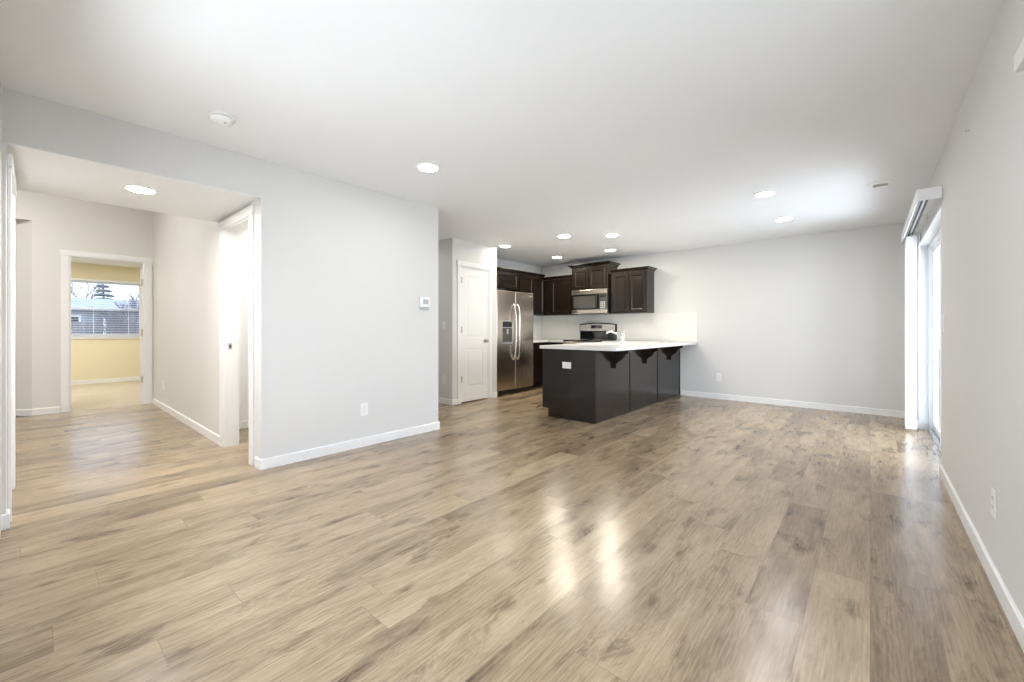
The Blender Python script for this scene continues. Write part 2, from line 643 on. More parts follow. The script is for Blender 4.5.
mb = MB()
mb.box(XL - WT, XL, YH1, 2.935, 0, CEIL)
mb.box(XL - WT, XL, YH0, YH1, ZH + 0.004, CEIL)
mb.box(XL - WT, XL, YR, YH0, 0, CEIL)
struct(mb, 'wall_left', M['wall'], 'long pale grey wall holding the hall opening and the thermostat', 'wall')

# right wall with the sliding-door opening and a window close to the camera
SY0, SY1, SZ1 = 4.50, 6.46, 2.04
WY0, WY1, WZ0, WZ1 = 0.60, 2.03, 0.55, 1.965
mb = MB()
mb.box(XR, XR + 0.14, YR - WT, WY0, 0, CEIL)
mb.box(XR, XR + 0.14, WY0, WY1, 0, WZ0)
mb.box(XR, XR + 0.14, WY0, WY1, WZ1, CEIL)
mb.box(XR, XR + 0.14, WY1, SY0, 0, CEIL)
mb.box(XR, XR + 0.14, SY0, SY1, SZ1, CEIL)
mb.box(XR, XR + 0.14, SY1, YB + WT, 0, CEIL)
struct(mb, 'wall_right', M['wall'], 'greige wall with the sliding glass door', 'wall')
mb = MB()
mb.box(-6.6, XR, YB, YB + WT, 0, CEIL)
struct(mb, 'wall_back', M['wall'], 'far greige wall behind the kitchen cabinets and peninsula', 'wall')
VX0, VX1, VZ0, VZ1 = -2.55, -0.95, 0.55, 1.965  # opening cut for the added, unseen rear window
mb = MB()
mb.box(XL - WT, VX0, YR - WT, YR, 0, CEIL)
mb.box(VX0, VX1, YR - WT, YR, 0, VZ0)
mb.box(VX0, VX1, YR - WT, YR, VZ1, CEIL)
mb.box(VX1, XR, YR - WT, YR, 0, CEIL)
struct(mb, 'wall_rear', M['wall'], 'wall at the end of the room by the hall opening', 'wall')
# passage beside the pantry, pantry, kitchen side wall
mb = MB()
mb.box(-6.6, XL - WT, 2.83, 2.935, 0, CEIL)
struct(mb, 'wall_passage', M['wall'], 'side wall of the passage behind the thermostat wall', 'wall')
mb = MB()
mb.box(-6.72, -6.6, 2.83, YB + WT, 0, CEIL)
struct(mb, 'wall_passage_end', M['wall'], 'end wall of the passage beside the pantry', 'wall')
mb = MB()
PD0, PD1 = 4.150, 4.744      # pantry door opening
mb.box(-6.6, XP - WT, YP, YP + WT, 0, CEIL)
mb.box(XP - WT, XP, YP, PD0, 0, CEIL)
mb.box(XP - WT, XP, PD0, PD1, 2.045, CEIL)
mb.box(XP - WT, XP, PD1, 4.935, 0, CEIL)
mb.box(XK - WT, XP - WT, 4.835, 4.935, 0, CEIL)
struct(mb, 'wall_pantry', M['wall'], 'pale pantry walls around the white two-panel door', 'wall')
mb = MB()
mb.box(XK - WT, XK, 4.935, YB, 0, CEIL)
struct(mb, 'wall_kitchen', M['wall'], 'kitchen side wall behind the refrigerator', 'wall')

# hall
HD0, HD1 = -4.588, -3.865
mb = MB()
mb.box(HD1, XL - WT, YH1, YH1 + WT, 0, CEIL)
mb.box(HD0, HD1, YH1, YH1 + WT, 2.045, CEIL)
mb.box(XB - WT, HD0, YH1, YH1 + WT, 0, ZF)
mb.box(HD0, XL - WT, YH1, YH1 + WT, CEIL, CEIL + 0.01)
struct(mb, 'wall_hall', M['cream'], 'cream hall wall with the open side doorway and a low outlet', 'wall')
mb = MB()
LD0, LD1 = -4.47, -3.80
mb.box(LD1, XL - WT, YH0 - WT, YH0, 0, ZF)
mb.box(LD0, LD1, YH0 - WT, YH0, 2.045, ZF)
mb.box(-4.76, LD0, YH0 - WT, YH0, 0, ZF)
mb.box(-4.76, -4.64, -3.2, YH0 - WT, 0, ZF)
struct(mb, 'wall_hall_stub', M['cream'], 'short hall wall at the edge of the opening', 'wall')
mb = MB()
mb.box(-11.0, -4.64, -3.32, -3.2, 0, ZF)
struct(mb, 'wall_foyer', M['cream'], 'far side wall of the foyer', 'wall')
BD0, BD1, BDZ = 0.318, 1.076, 2.088
ZN = 2.50
mb = MB()
mb.box(XB - WT, XB, -0.014, BD0, 0, ZF)
mb.box(XB - WT, XB, BD0, BD1, BDZ, ZF)
mb.box(XB - WT, XB, BD1, YH1, 0, ZF)
mb.box(XB - WT, XB, -3.2, -0.014, ZN, ZF)
struct(mb, 'wall_foyer_end', M['cream'], 'cream wall around the bedroom doorway', 'wall')
mb = MB()
mb.prism([(XB, -0.014), (XB - 1.4, -1.414), (XB - 1.48, -1.33), (XB - WT, 0.03), (XB - WT, -0.014)], 0, ZN)
struct(mb, 'wall_angled', M['cream'], 'narrow angled cream wall turning away beside the bedroom doorway', 'wall')
mb = MB()
mb.box(-11.0, XB - WT, -3.2, -0.014, ZN, ZN + 0.1)
struct(mb, 'ceiling_niche', M['ceiling'], 'lower ceiling over the angled wall in the foyer', 'ceiling')
mb = MB()
mb.box(-11.0, XB, -3.2, -1.6, -0.12, 0)
mb.prism([(XB, -1.6), (XB, -0.014), (XB - 1.4, -1.414), (XB - 1.59, -1.6)], -0.12, 0)
struct(mb, 'floor_foyer', M['floor'], 'plank floor running on past the angled wall', 'floor')
mb = MB()
mb.box(-11.12, -11.0, -3.32, -1.6, 0, ZN)
struct(mb, 'wall_foyer_side', M['cream'], 'end wall of the foyer beyond the angled wall', 'wall')
# side room behind the hall doorway
mb = MB()
mb.box(-5.42, -5.30, YH1 + WT, 2.83, 0, CEIL)
struct(mb, 'wall_side_room', M['trim'], 'white wall seen through the open side doorway', 'wall')
# bedroom
BX = -12.0
BW0, BW1, BWZ0, BWZ1 = 0.06, 1.585, 0.93, 2.13
mb = MB()
mb.box(BX - 0.14, BX, -1.6, BW0, 0, CEIL)
mb.box(BX - 0.14, BX, BW0, BW1, 0, BWZ0)
mb.box(BX - 0.14, BX, BW0, BW1, BWZ1, CEIL)
mb.box(BX - 0.14, BX, BW1, 2.2, 0, CEIL)
struct(mb, 'wall_bedroom_window', M['yellow'], 'yellow bedroom wall with the window', 'wall')
mb = MB()
mb.box(BX, XB - WT, 2.08, 2.2, 0, CEIL)
struct(mb, 'wall_bedroom_right', M['yellow'], 'yellow side wall of the bedroom', 'wall')
mb = MB()
mb.box(BX, -10.0, -1.6, -1.48, 0, CEIL)
mb.prism([(-9.7, -1.55), (-9.62, -1.47), (-10.0, -1.48), (-10.0, -1.6)], 0, CEIL)
struct(mb, 'wall_bedroom_left', M['yellow'], 'yellow bedroom wall opposite the bed wall', 'wall')


# ---- baseboards
def base_run(mb, p, q, inward, h=0.083, t=0.012):
    """board along p->q standing out by t on the side 'inward' (unit 2-vector)"""
    a, b = Vector(p), Vector(q)
    n = Vector(inward)
    poly = [(0, 0), (t, 0), (t, h - 0.006), (t * 0.45, h), (0, h)]
    t2 = bmesh.new()
    ends = []
    for e in (a, b):
        ends.append([t2.verts.new((e.x + n.x * u, e.y + n.y * u, v)) for u, v in poly])
    t2.faces.new(ends[0])
    t2.faces.new(ends[1][::-1])
    for i in range(5):
        t2.faces.new((ends[0][i], ends[0][(i + 1) % 5], ends[1][(i + 1) % 5], ends[1][i]))
    bmesh.ops.recalc_face_normals(t2, faces=t2.faces)
    mb._merge(t2)


def baseboard(name, runs, label, mat=None):
    mb = MB()
    for r in runs:
        base_run(mb, *r)
    struct(mb, name, mat or M['trim'], label, 'baseboard')


baseboard('baseboard_left', [((XL, YH1 - 0.012), (XL, 2.947), (1, 0)), ((XL - WT, YH1), (XL, YH1), (0, -1)),
                             ((XL, 2.935), (XL - WT, 2.935), (0, 1))],
          'white baseboard along the thermostat wall')
baseboard('baseboard_left_stub', [((XL, YR), (XL, YH0), (1, 0)), ((XL, YH0), (LD1 + 0.085, YH0), (0, 1)), ((LD0 - 0.085, YH0), (-4.76, YH0), (0, 1))],
          'short white baseboard at the near edge of the hall opening')
baseboard('baseboard_back', [((-2.405, YB), (XR - 0.012, YB), (0, -1))], 'white baseboard along the far wall beside the peninsula')
baseboard('baseboard_right', [((XR, WY0 - 0.6), (XR, SY0), (-1, 0)), ((XR, SY1), (XR, YB), (-1, 0))],
          'white baseboard along the wall with the sliding door')
baseboard('baseboard_pantry', [((XP, YP - 0.012), (XP, 4.079), (1, 0)), ((XP, 4.816), (XP, 4.935), (1, 0)), ((-6.6, YP), (XP, YP), (0, -1))],
          'white baseboard around the pantry corner')
baseboard('baseboard_hall', [((HD0 - 0.09, YH1), (XB, YH1), (0, -1))], 'white baseboard along the cream hall wall')
baseboard('baseboard_foyer', [((XB, -0.014), (XB, BD0 - 0.088), (1, 0)), ((XB, -0.014), (XB - 1.4, -1.414), (0.7071, -0.7071))],
          'white baseboard left of the bedroom doorway and round the angled wall')
baseboard('baseboard_side_room', [((-5.30, YH1 + WT), (-5.30, 2.83), (1, 0))], 'white baseboard inside the open side doorway')
baseboard('baseboard_bedroom', [((BX, -1.48), (BX, 2.08), (1, 0))], 'cream baseboard under the bedroom window')


# ---- doors: casing with an overhanging head, jamb lining, slab with two recessed panels
def casing(parent, w, h, M4, depth=WT, cw=0.07, both=False):
    """opening x 0..w, z 0..h, wall front face at y=0 (room at -y)"""
    mb = MB(M4)
    mb.box(-cw, -0.004, -0.016, 0, 0, h, 0.003)
    mb.box(w + 0.004, w + cw, -0.016, 0, 0, h, 0.003)
    mb.box(-cw - 0.012, w + cw + 0.012, -0.022, 0, h, h + 0.075, 0.003)
    o = mb.build('casing', M['trim'], parent)
    mb = MB(M4)
    mb.box(-0.004, 0.012, -0.004, depth, 0, h)
    mb.box(w - 0.012, w + 0.004, -0.004, depth, 0, h)
    mb.box(0.012, w - 0.012, -0.004, depth, h - 0.012, h)
    mb.build('jamb', M['trim'], parent)


def slab_mesh(M4, w, h, t=0.035):
    """two-panel door slab; x 0..w, z 0..h, front at y=0, back at y=t"""
    mb = MB(M4)
    st, top, lock0, lock1, bot = 0.105, h - 0.115, 0.80, 0.955, 0.205
    d = 0.007
    mb.box(0, w, d, t - d, 0, h)
    for (ya, yb) in ((0, d), (t - d, t)):
        mb.box(0, st, ya, yb, 0, h)
        mb.box(w - st, w, ya, yb, 0, h)
        mb.box(st, w - st, ya, yb, 0, bot)
        mb.box(st, w - st, ya, yb, lock0, lock1)
        mb.box(st, w - st, ya, yb, top, h)
    for z0, z1 in ((bot, lock0), (lock1, top)):
        for side in (0, 1):
            MM = M4 @ Matrix.Translation((st, 0, z0))
            if side:
                MM = M4 @ Matrix.Translation((w - st, t, z0)) @ Matrix.Rotation(PI, 4, 'Z')
            keep = mb.M
            mb.M = MM
            mb.loops(w - 2 * st, z1 - z0, [(0.0, d + 0.004), (0.0, 0.0004), (0.012, d - 0.0015), (0.026, d - 0.0015), (0.046, 0.0015)])
            mb.M = keep
    return mb


def hinge(parent, M4, z):
    mb = MB(M4)
    mb.lathe([(0, z - 0.046), (0.006, z - 0.046), (0.006, z + 0.046), (0, z + 0.046)], (0, -0.007, 0), 10)
    mb.box(0.0, 0.024, -0.003, 0.0005, z - 0.044, z + 0.044)
    return mb.build('hinge', M['nickel'], parent)


def knob_mesh(M4):
    mb = MB(M4)
    mb.lathe([(0, 0), (0.032, 0), (0.032, 0.006), (0.012, 0.010), (0.011, 0.030), (0.024, 0.040), (0.027, 0.052), (0.022, 0.064), (0, 0.068)], (0, 0, 0), 20, 'y')
    return mb


# pantry door (faces +x)
RX = T(XP, PD0, 0, PI / 2)          # local x -> +Y, local -y -> +X
d1 = thing('door_1', 'white two-panel pantry door beside the refrigerator', 'door', (0, 0, 0), kind='structure')
casing(d1, PD1 - PD0, 2.045, RX)
sl = slab_mesh(RX @ Matrix.Translation((0.014, 0.004, 0.018)), PD1 - PD0 - 0.028, 2.012).build('door_slab', M['door'], d1)
for z in (0.36, 1.10, 1.84):
    hinge(d1, RX @ Matrix.Translation((0.011, 0.002, 0)), z)
knob_mesh(RX @ Matrix.Translation((PD1 - PD0 - 0.075, 0.004, 0.925)) @ Matrix.Rotation(PI, 4, 'Z')).build('door_knob', M['nickel'], d1, True)
# side doorway in the hall (faces -y) with the door swung into the side room
HX = T(HD0, YH1, 0, 0)
d2 = thing('door_2', 'white cased doorway in the cream hall wall, door swung open inside', 'door', (0, 0, 0), kind='structure')
casing(d2, HD1 - HD0, 2.035, HX, cw=0.085)
slab_mesh(T(HD1 - 0.016, YH1 + WT + 0.004, 0.012, math.radians(92)), 0.72, 2.015).build('door_slab', M['door'], d2)
mb = MB(HX)
mb.box(0.0115, 0.0135, 0.030, 0.062, 0.915, 0.975, 0.0006)
mb.build('strike_plate', M['nickel'], d2)
mb = MB(HX)
mb.box(0.013, 0.0142, 0.038, 0.054, 0.930, 0.960)
mb.build('latch_hole', M['slot'], d2)
# closed door on the short hall wall (faces +y)
LX = T(LD1, YH0, 0, PI)
d3 = thing('door_3', 'white cased door on the short hall wall, seen almost edge-on', 'door', (0, 0, 0), kind='structure')
casing(d3, LD1 - LD0, 2.035, LX, cw=0.07)
slab_mesh(LX @ Matrix.Translation((0.014, 0.03, 0.012)), LD1 - LD0 - 0.028, 2.01).build('door_slab', M['door'], d3)
# bedroom doorway (faces +x)
BXM = T(XB, BD0, 0, PI / 2)
d4 = thing('door_4', 'white cased bedroom doorway at the end of the hall', 'door', (0, 0, 0), kind='structure')
casing(d4, BD1 - BD0, BDZ, BXM, cw=0.084)
slab_mesh(T(XB - WT - 0.01, BD1 - 0.012, 0.012, math.radians(180 - 52)), 0.70, 2.03).build('door_slab', M['door'], d4)
for z in (0.36, 1.06, 1.80):
    mb = MB(BXM @ Matrix.Translation((BD1 - BD0 - 0.012, 0, 0)))
    mb.box(-0.006, 0.0, 0.045, 0.10, z - 0.05, z + 0.05, 0.001)
    mb.lathe([(0, z - 0.052), (0.009, z - 0.052), (0.009, z + 0.052), (0, z + 0.052)], (-0.006, 0.108, 0), 10)
    mb.build('hinge', M['nickel'], d4)


# ---- windows
def window(name, label, w, h, M4, depth=0.14, slider=True, mull=True):
    """x 0..w, z 0..h; room at -y, frame near the outer face"""
    o = thing(name, label, 'window', (0, 0, 0), kind='structure')
    f = 0.045
    y0, y1 = depth - 0.07, depth - 0.01
    mb = MB(M4)
    mb.box(0, f, y0, y1, 0, h, 0.004)
    mb.box(w - f, w, y0, y1, 0, h, 0.004)
    mb.box(f, w - f, y0, y1, 0, f, 0.004)
    mb.box(f, w - f, y0, y1, h - f, h, 0.004)
    mb.build('window_frame', M['vinyl'], o)
    for k in range(2):
        a, b = f, w - f
        zl, zh = (f, h / 2 + 0.015) if k == 0 else (h / 2 - 0.015, h - f)
        yy = y0 + 0.012 + 0.024 * k
        mb = MB(M4)
        s = 0.03
        mb.box(a, a + s, yy, yy + 0.02, zl, zh, 0.002)
        mb.box(b - s, b, yy, yy + 0.02, zl, zh, 0.002)
        mb.box(a + s, b - s, yy, yy + 0.02, zl, zl + s, 0.002)
        mb.box(a + s, b - s, yy, yy + 0.02, zh - s, zh, 0.002)
        sash = mb.build('sash', M['vinyl'], o)
        mb = MB(M4)
        mb.box(a + s, b - s, yy + 0.008, yy + 0.012, zl + s, zh - s)
        mb.build('pane', M['glass'], sash)
    return o


w1 = window('window_1', 'bedroom window showing sky, roof and fence', BW1 - BW0, BWZ1 - BWZ0, T(BX, BW0, BWZ0, PI / 2))
mb = MB(T(BX, BW0, BWZ0, PI / 2))
mb.box(-0.03, BW1 - BW0 + 0.03, -0.03, 0.07, -0.022, 0.0, 0.004)
mb.build('window_sill', M['trim'], w1)
w3 = window('added_window_3', 'added unseen white window in the wall at the camera end of the room', VX1 - VX0, VZ1 - VZ0, T(VX1, YR, VZ0, PI), depth=0.12)  # invented window, out of view, lets in extra light from behind
RXM = T(XR, WY1, WZ0, -PI / 2)          # local x -> -Y, room at -x
w2 = window('window_2', 'white-trimmed window on the near end of the sliding-door wall', WY1 - WY0, WZ1 - WZ0, RXM)
mb = MB(RXM)
ww, hh = WY1 - WY0, WZ1 - WZ0
mb.box(-0.12, -0.004, -0.016, 0, -0.06, hh + 0.03, 0.003)
mb.box(ww + 0.004, ww + 0.12, -0.016, 0, -0.06, hh + 0.03, 0.003)
mb.box(-0.205, ww + 0.205, -0.030, 0, hh + 0.030, hh + 0.092, 0.003)
mb.box(-0.12, ww + 0.12, -0.016, 0, -0.13, -0.06, 0.003)
mb.box(-0.004, ww + 0.004, -0.016, 0, hh + 0.004, hh + 0.03)
mb.build('casing', M['trim'], w2)
mb = MB(RXM)
mb.box(-0.005, 0.006, -0.004, 0.075, 0, hh)
mb.box(ww - 0.006, ww + 0.005, -0.004, 0.075, 0, hh)
mb.box(0, ww, -0.004, 0.075, hh - 0.006, hh + 0.005)
mb.box(-0.004, ww + 0.004, -0.016, 0.075, -0.06, 0.004, 0.002)
mb.build('window_sill', M['trim'], w2)

# horizontal blind in the bedroom window
bl = thing('window_blind', 'white horizontal slat blind lowered over the bedroom window', 'blind', (BX + 0.0, BW0, BWZ0))
mb = MB()
mb.box(-0.055, -0.005, 0.012, BW1 - BW0 - 0.012, BWZ1 - BWZ0 - 0.045, BWZ1 - BWZ0 - 0.002, 0.003)
mb.build('head_rail', M['blind'], bl)
mb = MB()
n_s = 24
for k in range(n_s):
    z = 0.04 + k * (BWZ1 - BWZ0 - 0.10) / (n_s - 1)
    mb.prism([(-0.052, z - 0.001), (-0.030, z + 0.0022), (-0.008, z - 0.001), (-0.008, z + 0.0012), (-0.030, z + 0.0045), (-0.052, z + 0.0012)][::1], 0.015, BW1 - BW0 - 0.015, 'y')
mb.build('slats', M['blind'], bl)
mb = MB()
mb.box(-0.05, -0.01, 0.015, BW1 - BW0 - 0.015, 0.004, 0.022, 0.003)
mb.build('bottom_rail', M['blind'], bl)
for yy in (0.2, 0.74, 1.27):
    mb = MB()
    mb.box(-0.007, -0.0055, yy - 0.004, yy + 0.004, 0.02, BWZ1 - BWZ0 - 0.03)
    mb.build('ladder_tape', M['blind'], bl)

# ---- sliding glass door in the right wall
sg = thing('door_5', 'white framed sliding glass door behind the stacked vertical blind', 'door', (0, 0, 0), kind='structure')
DX = T(XR, SY1, 0, -PI / 2)       # local x 0 at the far end -> towards the camera; local +y -> outside
dw, dh = SY1 - SY0, SZ1
mb = MB(DX)
mb.box(-0.003, 0.008, -0.002, 0.075, 0, dh)
mb.box(dw - 0.008, dw + 0.003, -0.002, 0.075, 0, dh)
mb.box(0.008, dw - 0.008, -0.002, 0.075, dh - 0.008, dh + 0.003)
mb.build('reveal', M['trim'], sg)
mb = MB(DX)
mb.box(0.008, 0.05, 0.075, 0.15, 0, dh, 0.004)
mb.box(dw - 0.05, dw - 0.008, 0.075, 0.15, 0, dh, 0.004)
mb.box(0.05, dw - 0.05, 0.075, 0.15, dh - 0.05, dh - 0.008, 0.004)
mb.build('door_frame', M['vinyl'], sg)
mb = MB(DX)
mb.box(0.05, dw - 0.05, 0.070, 0.15, 0, 0.014)
for yy in (0.078, 0.100, 0.125):
    mb.box(0.05, dw - 0.05, yy, yy + 0.004, 0.014, 0.028)
mb.build('sill_track', M['alu'], sg)
for k, (a, b, yy) in enumerate(((0.05, dw / 2 + 0.03, 0.108), (dw / 2 - 0.03, dw - 0.05, 0.082))):
    mb = MB(DX)
    s = 0.06
    z0, z1 = 0.028, dh - 0.05
    mb.box(a, a + s, yy, yy + 0.024, z0, z1, 0.003)
    mb.box(b - s, b, yy, yy + 0.024, z0, z1, 0.003)
    mb.box(a + s, b - s, yy, yy + 0.024, z0, z0 + s, 0.003)
    mb.box(a + s, b - s, yy, yy + 0.024, z1 - s, z1, 0.003)
    p = mb.build('door_panel', M['vinyl'], sg)
    mb = MB(DX)
    mb.box(a + s, b - s, yy + 0.009, yy + 0.015, z0 + s, z1 - s)
    mb.build('pane', M['glass'], p)
mb = MB(DX)
mb.box(dw - 0.10, dw - 0.07, 0.055, 0.082, 0.90, 1.12, 0.006)
mb.build('door_handle', M['vinyl'], sg)

# ---- vertical blind: valance, head rail, stacked vanes
vb = thing('vertical_blind', 'white vertical blind stacked at the far end of the sliding door', 'blind', (0, 0, 0))
mb = MB()
mb.box(0.268, 0.278, 4.42, 6.50, 2.085, 2.172, 0.002)
mb.box(0.278, 0.404, 4.42, 4.43, 2.085, 2.172, 0.002)
mb.box(0.278, 0.404, 6.49, 6.50, 2.085, 2.172, 0.002)
mb.build('valance', M['blind'], vb)
mb = MB()
mb.box(0.302, 0.350, 4.46, 6.46, 2.130, 2.166, 0.002)
mb.build('head_rail', M['alu'], vb)
mb = MB()
mb.box(0.306, 0.318, 4.46, 6.46, 2.123, 2.131)
mb.box(0.334, 0.346, 4.46, 6.46, 2.123, 2.131)
mb.build('rail_groove', M['slot'], vb)
for yy in (4.50, 5.5, 6.4):
    mb = MB()
    mb.box(0.300, 0.408, yy, yy + 0.025, 2.174, 2.180)
    mb.box(0.404, 0.408, yy, yy + 0.025, 2.14, 2.20)
    mb.build('bracket', M['nickel'], vb)
for k in range(13):
    yy = 6.16 + 0.022 * k
    A = T(0.334, yy, 0, math.radians(7 + random.uniform(-2, 2)))
    mb = MB(A)
    pts = [(-0.0445, 0.0), (-0.022, 0.0045), (0.0, 0.006), (0.022, 0.0045), (0.0445, 0.0), (0.0445, 0.001), (0.022, 0.0055), (0.0, 0.007), (-0.022, 0.0055), (-0.0445, 0.001)]
    mb.prism(pts, 0.035, 2.105)
    v = mb.build('vane', M['blind'], vb)
    mb = MB(A)
    mb.box(-0.006, 0.006, 0.004, 0.010, 2.10, 2.135)
    mb.build('vane_hook', M['grey_plastic'], v)
mb = MB()
mb.tube([(0.392, 6.14, 2.14), (0.392, 6.138, 1.2)], 0.004, 8)
mb.build('wand', M['plastic'], vb, True)

# ---- backsplash
BSZ = 1.385
mb = MB()
mb.box(XK + 0.008, -2.145, YB - 0.008, YB, 0.90, BSZ)
mb.box(XK, XK + 0.008, 5.96, YB, 0.90, BSZ)
o = mb.build('tile_backsplash', M['tile'])
meta(o, 'glazed white tile backsplash between counter and wall cabinets', 'backsplash', kind='structure')


# ------------------------------------------------------------------ kitchen
def shaker(mb_M, w, h, name='door', parent=None, t=0.02, fr=0.057, mat=None):
    mb = MB(mb_M)
    mb.loops(w, h, [(0.0, t), (0.0, 0.003), (0.003, 0.0), (fr - 0.006, 0.0), (fr, 0.004), (fr + 0.010, 0.013)])
    return mb.build(name, mat or M['espresso'], parent)


def crown(mb, pts, z, out, h):
    """stepped crown moulding along an open polyline; pts [(x,y)], outward normals by offset list"""
    prof = [(0.0, 0.0), (0.012, 0.0), (0.014, 0.012), (0.030, 0.030), (out - 0.004, h - 0.016), (out, h - 0.012), (out, h), (0.0, h)]
    t = bmesh.new()
    rings = []
    for (p, nrm) in pts:
        rings.append([t.verts.new((p[0] + nrm[0] * u, p[1] + nrm[1] * u, z + v)) for u, v in prof])
    k = len(prof)
    for a, b in zip(rings, rings[1:]):
        for i in range(k):
            t.faces.new((a[i], a[(i + 1) % k], b[(i + 1) % k], b[i]))
    t.faces.new(rings[0][::-1])
    t.faces.new(rings[-1])
    bmesh.ops.recalc_face_normals(t, faces=t.faces)
    mb._merge(t)


ZU0 = 1.39
# along the side wall (fronts face +x); cabinet boxes start 3 mm off the wall
FX = -5.02      # box front; doors stand 20 mm proud


def side_cab(name, label, y0, y1, z0, z1, doors, crown_l=False):
    o = thing(name, label, 'cabinet', (XK, y0, z0), group='dark wall cabinets')
    L = Matrix.Translation((-XK, -y0, -z0))
    mb = MB(L)
    mb.box(XK + 0.001, FX, y0 + 0.001, y1 - 0.001, z0, z1, 0.001)
    mb.build('cabinet_body', M['espresso'], o)
    for a, b in doors:
        shaker(L @ T(FX + 0.021, a, z0 + 0.012, PI / 2), b - a, z1 - z0 - 0.035, 'cabinet_door', o)
    mb = MB(L)
    crown(mb, [((FX, y0 + 0.001), (1, 0)), ((FX, y1 - 0.001), (1, 0))], z1 + 0.0005, 0.045, 0.055)
    mb.build('crown_moulding', M['espresso'], o)
    return o


side_cab('wall_cabinet', 'short dark two-door cabinet over the refrigerator', 4.95, 5.985, 1.84, 2.155, ((4.975, 5.468), (5.478, 5.965)))
side_cab('wall_cabinet', 'tall dark cabinet on the side wall between refrigerator and corner', 5.987, 6.785, ZU0, 2.155, ((6.01, 6.425), (6.445, 6.775)))
# along the back wall (fronts face -y)
FY = YB - 0.32


def back_cab(name, label, x0, x1, z0, z1, doors, depth=0.32, cr='none', out=0.05, ch=0.055):
    fy = YB - depth
    o = thing(name, label, 'cabinet', (x0, YB, z0), group='dark wall cabinets')
    L = Matrix.Translation((-x0, -YB, -z0))
    mb = MB(L)
    mb.box(x0 + 0.001, x1 - 0.001, fy, YB - 0.001, z0, z1, 0.001)
    mb.build('cabinet_body', M['espresso'], o)
    for a, b in doors:
        shaker(L @ T(a, fy - 0.021, z0 + 0.012, 0), b - a, z1 - z0 - 0.035, 'cabinet_door', o)
    mb = MB(L)
    pts = []
    if cr in ('both',):
        pts.append(((x0, YB - 0.001), (-1, 0)))
        pts.append(((x0, fy), (-1, -1)))
    else:
        pts.append(((x0 + 0.001, fy), (0, -1)))
    if cr in ('both', 'right'):
        pts.append(((x1, fy), (1, -1)))
        pts.append(((x1, YB - 0.001), (1, 0)))
    else:
        pts.append(((x1 - 0.001, fy), (0, -1)))
    crown(mb, pts, z1 + 0.0005, out, ch)
    mb.build('crown_moulding', M['espresso'], o)
    return o


back_cab('wall_cabinet', 'dark single-door corner cabinet left of the microwave', XK + 0.001, -4.345, ZU0, 2.10, ((-4.84, -4.375),))
back_cab('wall_cabinet', 'raised dark two-door cabinet above the microwave', -4.318, -3.558, 1.845, 2.262, ((-4.285, -3.945), (-3.935, -3.590)), 0.385, 'both', 0.062, 0.060)
back_cab('wall_cabinet', 'wide dark two-door cabinet at the end of the row, right of the microwave', -3.530, -2.862, ZU0, 2.115, ((-3.505, -3.195), (-3.185, -2.885)), 0.32, 'right', 0.05, 0.055)

# microwave under its cabinet
mx0, mx1, mz0, mz1 = -4.316, -3.560, 1.395, 1.840
my = YB - 0.375
mw = thing('microwave', 'stainless over-the-range microwave with dark window', 'microwave', (mx0, YB, mz0))
L = Matrix.Translation((-mx0, -YB, -mz0))
mb = MB(L)
mb.box(mx0 + 0.002, mx1 - 0.002, my, YB - 0.010, mz0, mz1, 0.003)
mb.build('microwave_body', M['black'], mw)
mb = MB(L)
mb.box(mx0 + 0.002, mx1 - 0.002, my - 0.028, my, mz1 - 0.085, mz1 - 0.002, 0.004)
mb.build('vent_panel', M['steel'], mw)
mb = MB(L)
mb.box(mx0 + 0.002, mx1 - 0.002, my - 0.028, my, mz0 + 0.002, mz0 + 0.075, 0.004)
mb.build('bottom_trim', M['steel'], mw)
mdx = mx1 - 0.17
mb = MB(L)
mb.box(mx0 + 0.002, mdx, my - 0.030, my, mz0 + 0.078, mz1 - 0.088, 0.004)
md = mb.build('microwave_door', M['blackglass'], mw)
mb = MB(L)
mb.box(mx0 + 0.05, mdx - 0.07, my - 0.0315, my - 0.030, mz0 + 0.105, mz1 - 0.115)
mb.build('window', M['smoke'], md)
mb = MB(L)
mb.tube([(mdx - 0.03, my - 0.03, mz0 + 0.10), (mdx - 0.03, my - 0.055, mz0 + 0.11), (mdx - 0.03, my - 0.055, mz1 - 0.12), (mdx - 0.03, my - 0.03, mz1 - 0.11)], 0.009, 10)
mb.build('handle', M['black'], md, True)
mb = MB(L)
mb.box(mdx + 0.003, mx1 - 0.002, my - 0.028, my, mz0 + 0.078, mz1 - 0.088, 0.003)
cp = mb.build('control_panel', M['smoke'], mw)
mb = MB(L)
mb.box(mdx + 0.03, mx1 - 0.03, my - 0.029, my - 0.028, mz1 - 0.15, mz1 - 0.115)
mb.build('display', M['blackglass'], cp)
mb = MB(L)
for i in range(3):
    for j in range(4):
        mb.box(mdx + 0.032 + i * 0.036, mdx + 0.058 + i * 0.036, my - 0.0295, my - 0.028, mz0 + 0.09 + j * 0.034, mz0 + 0.112 + j * 0.034, 0.001)
mb.build('keypad', M['grey_plastic'], cp)

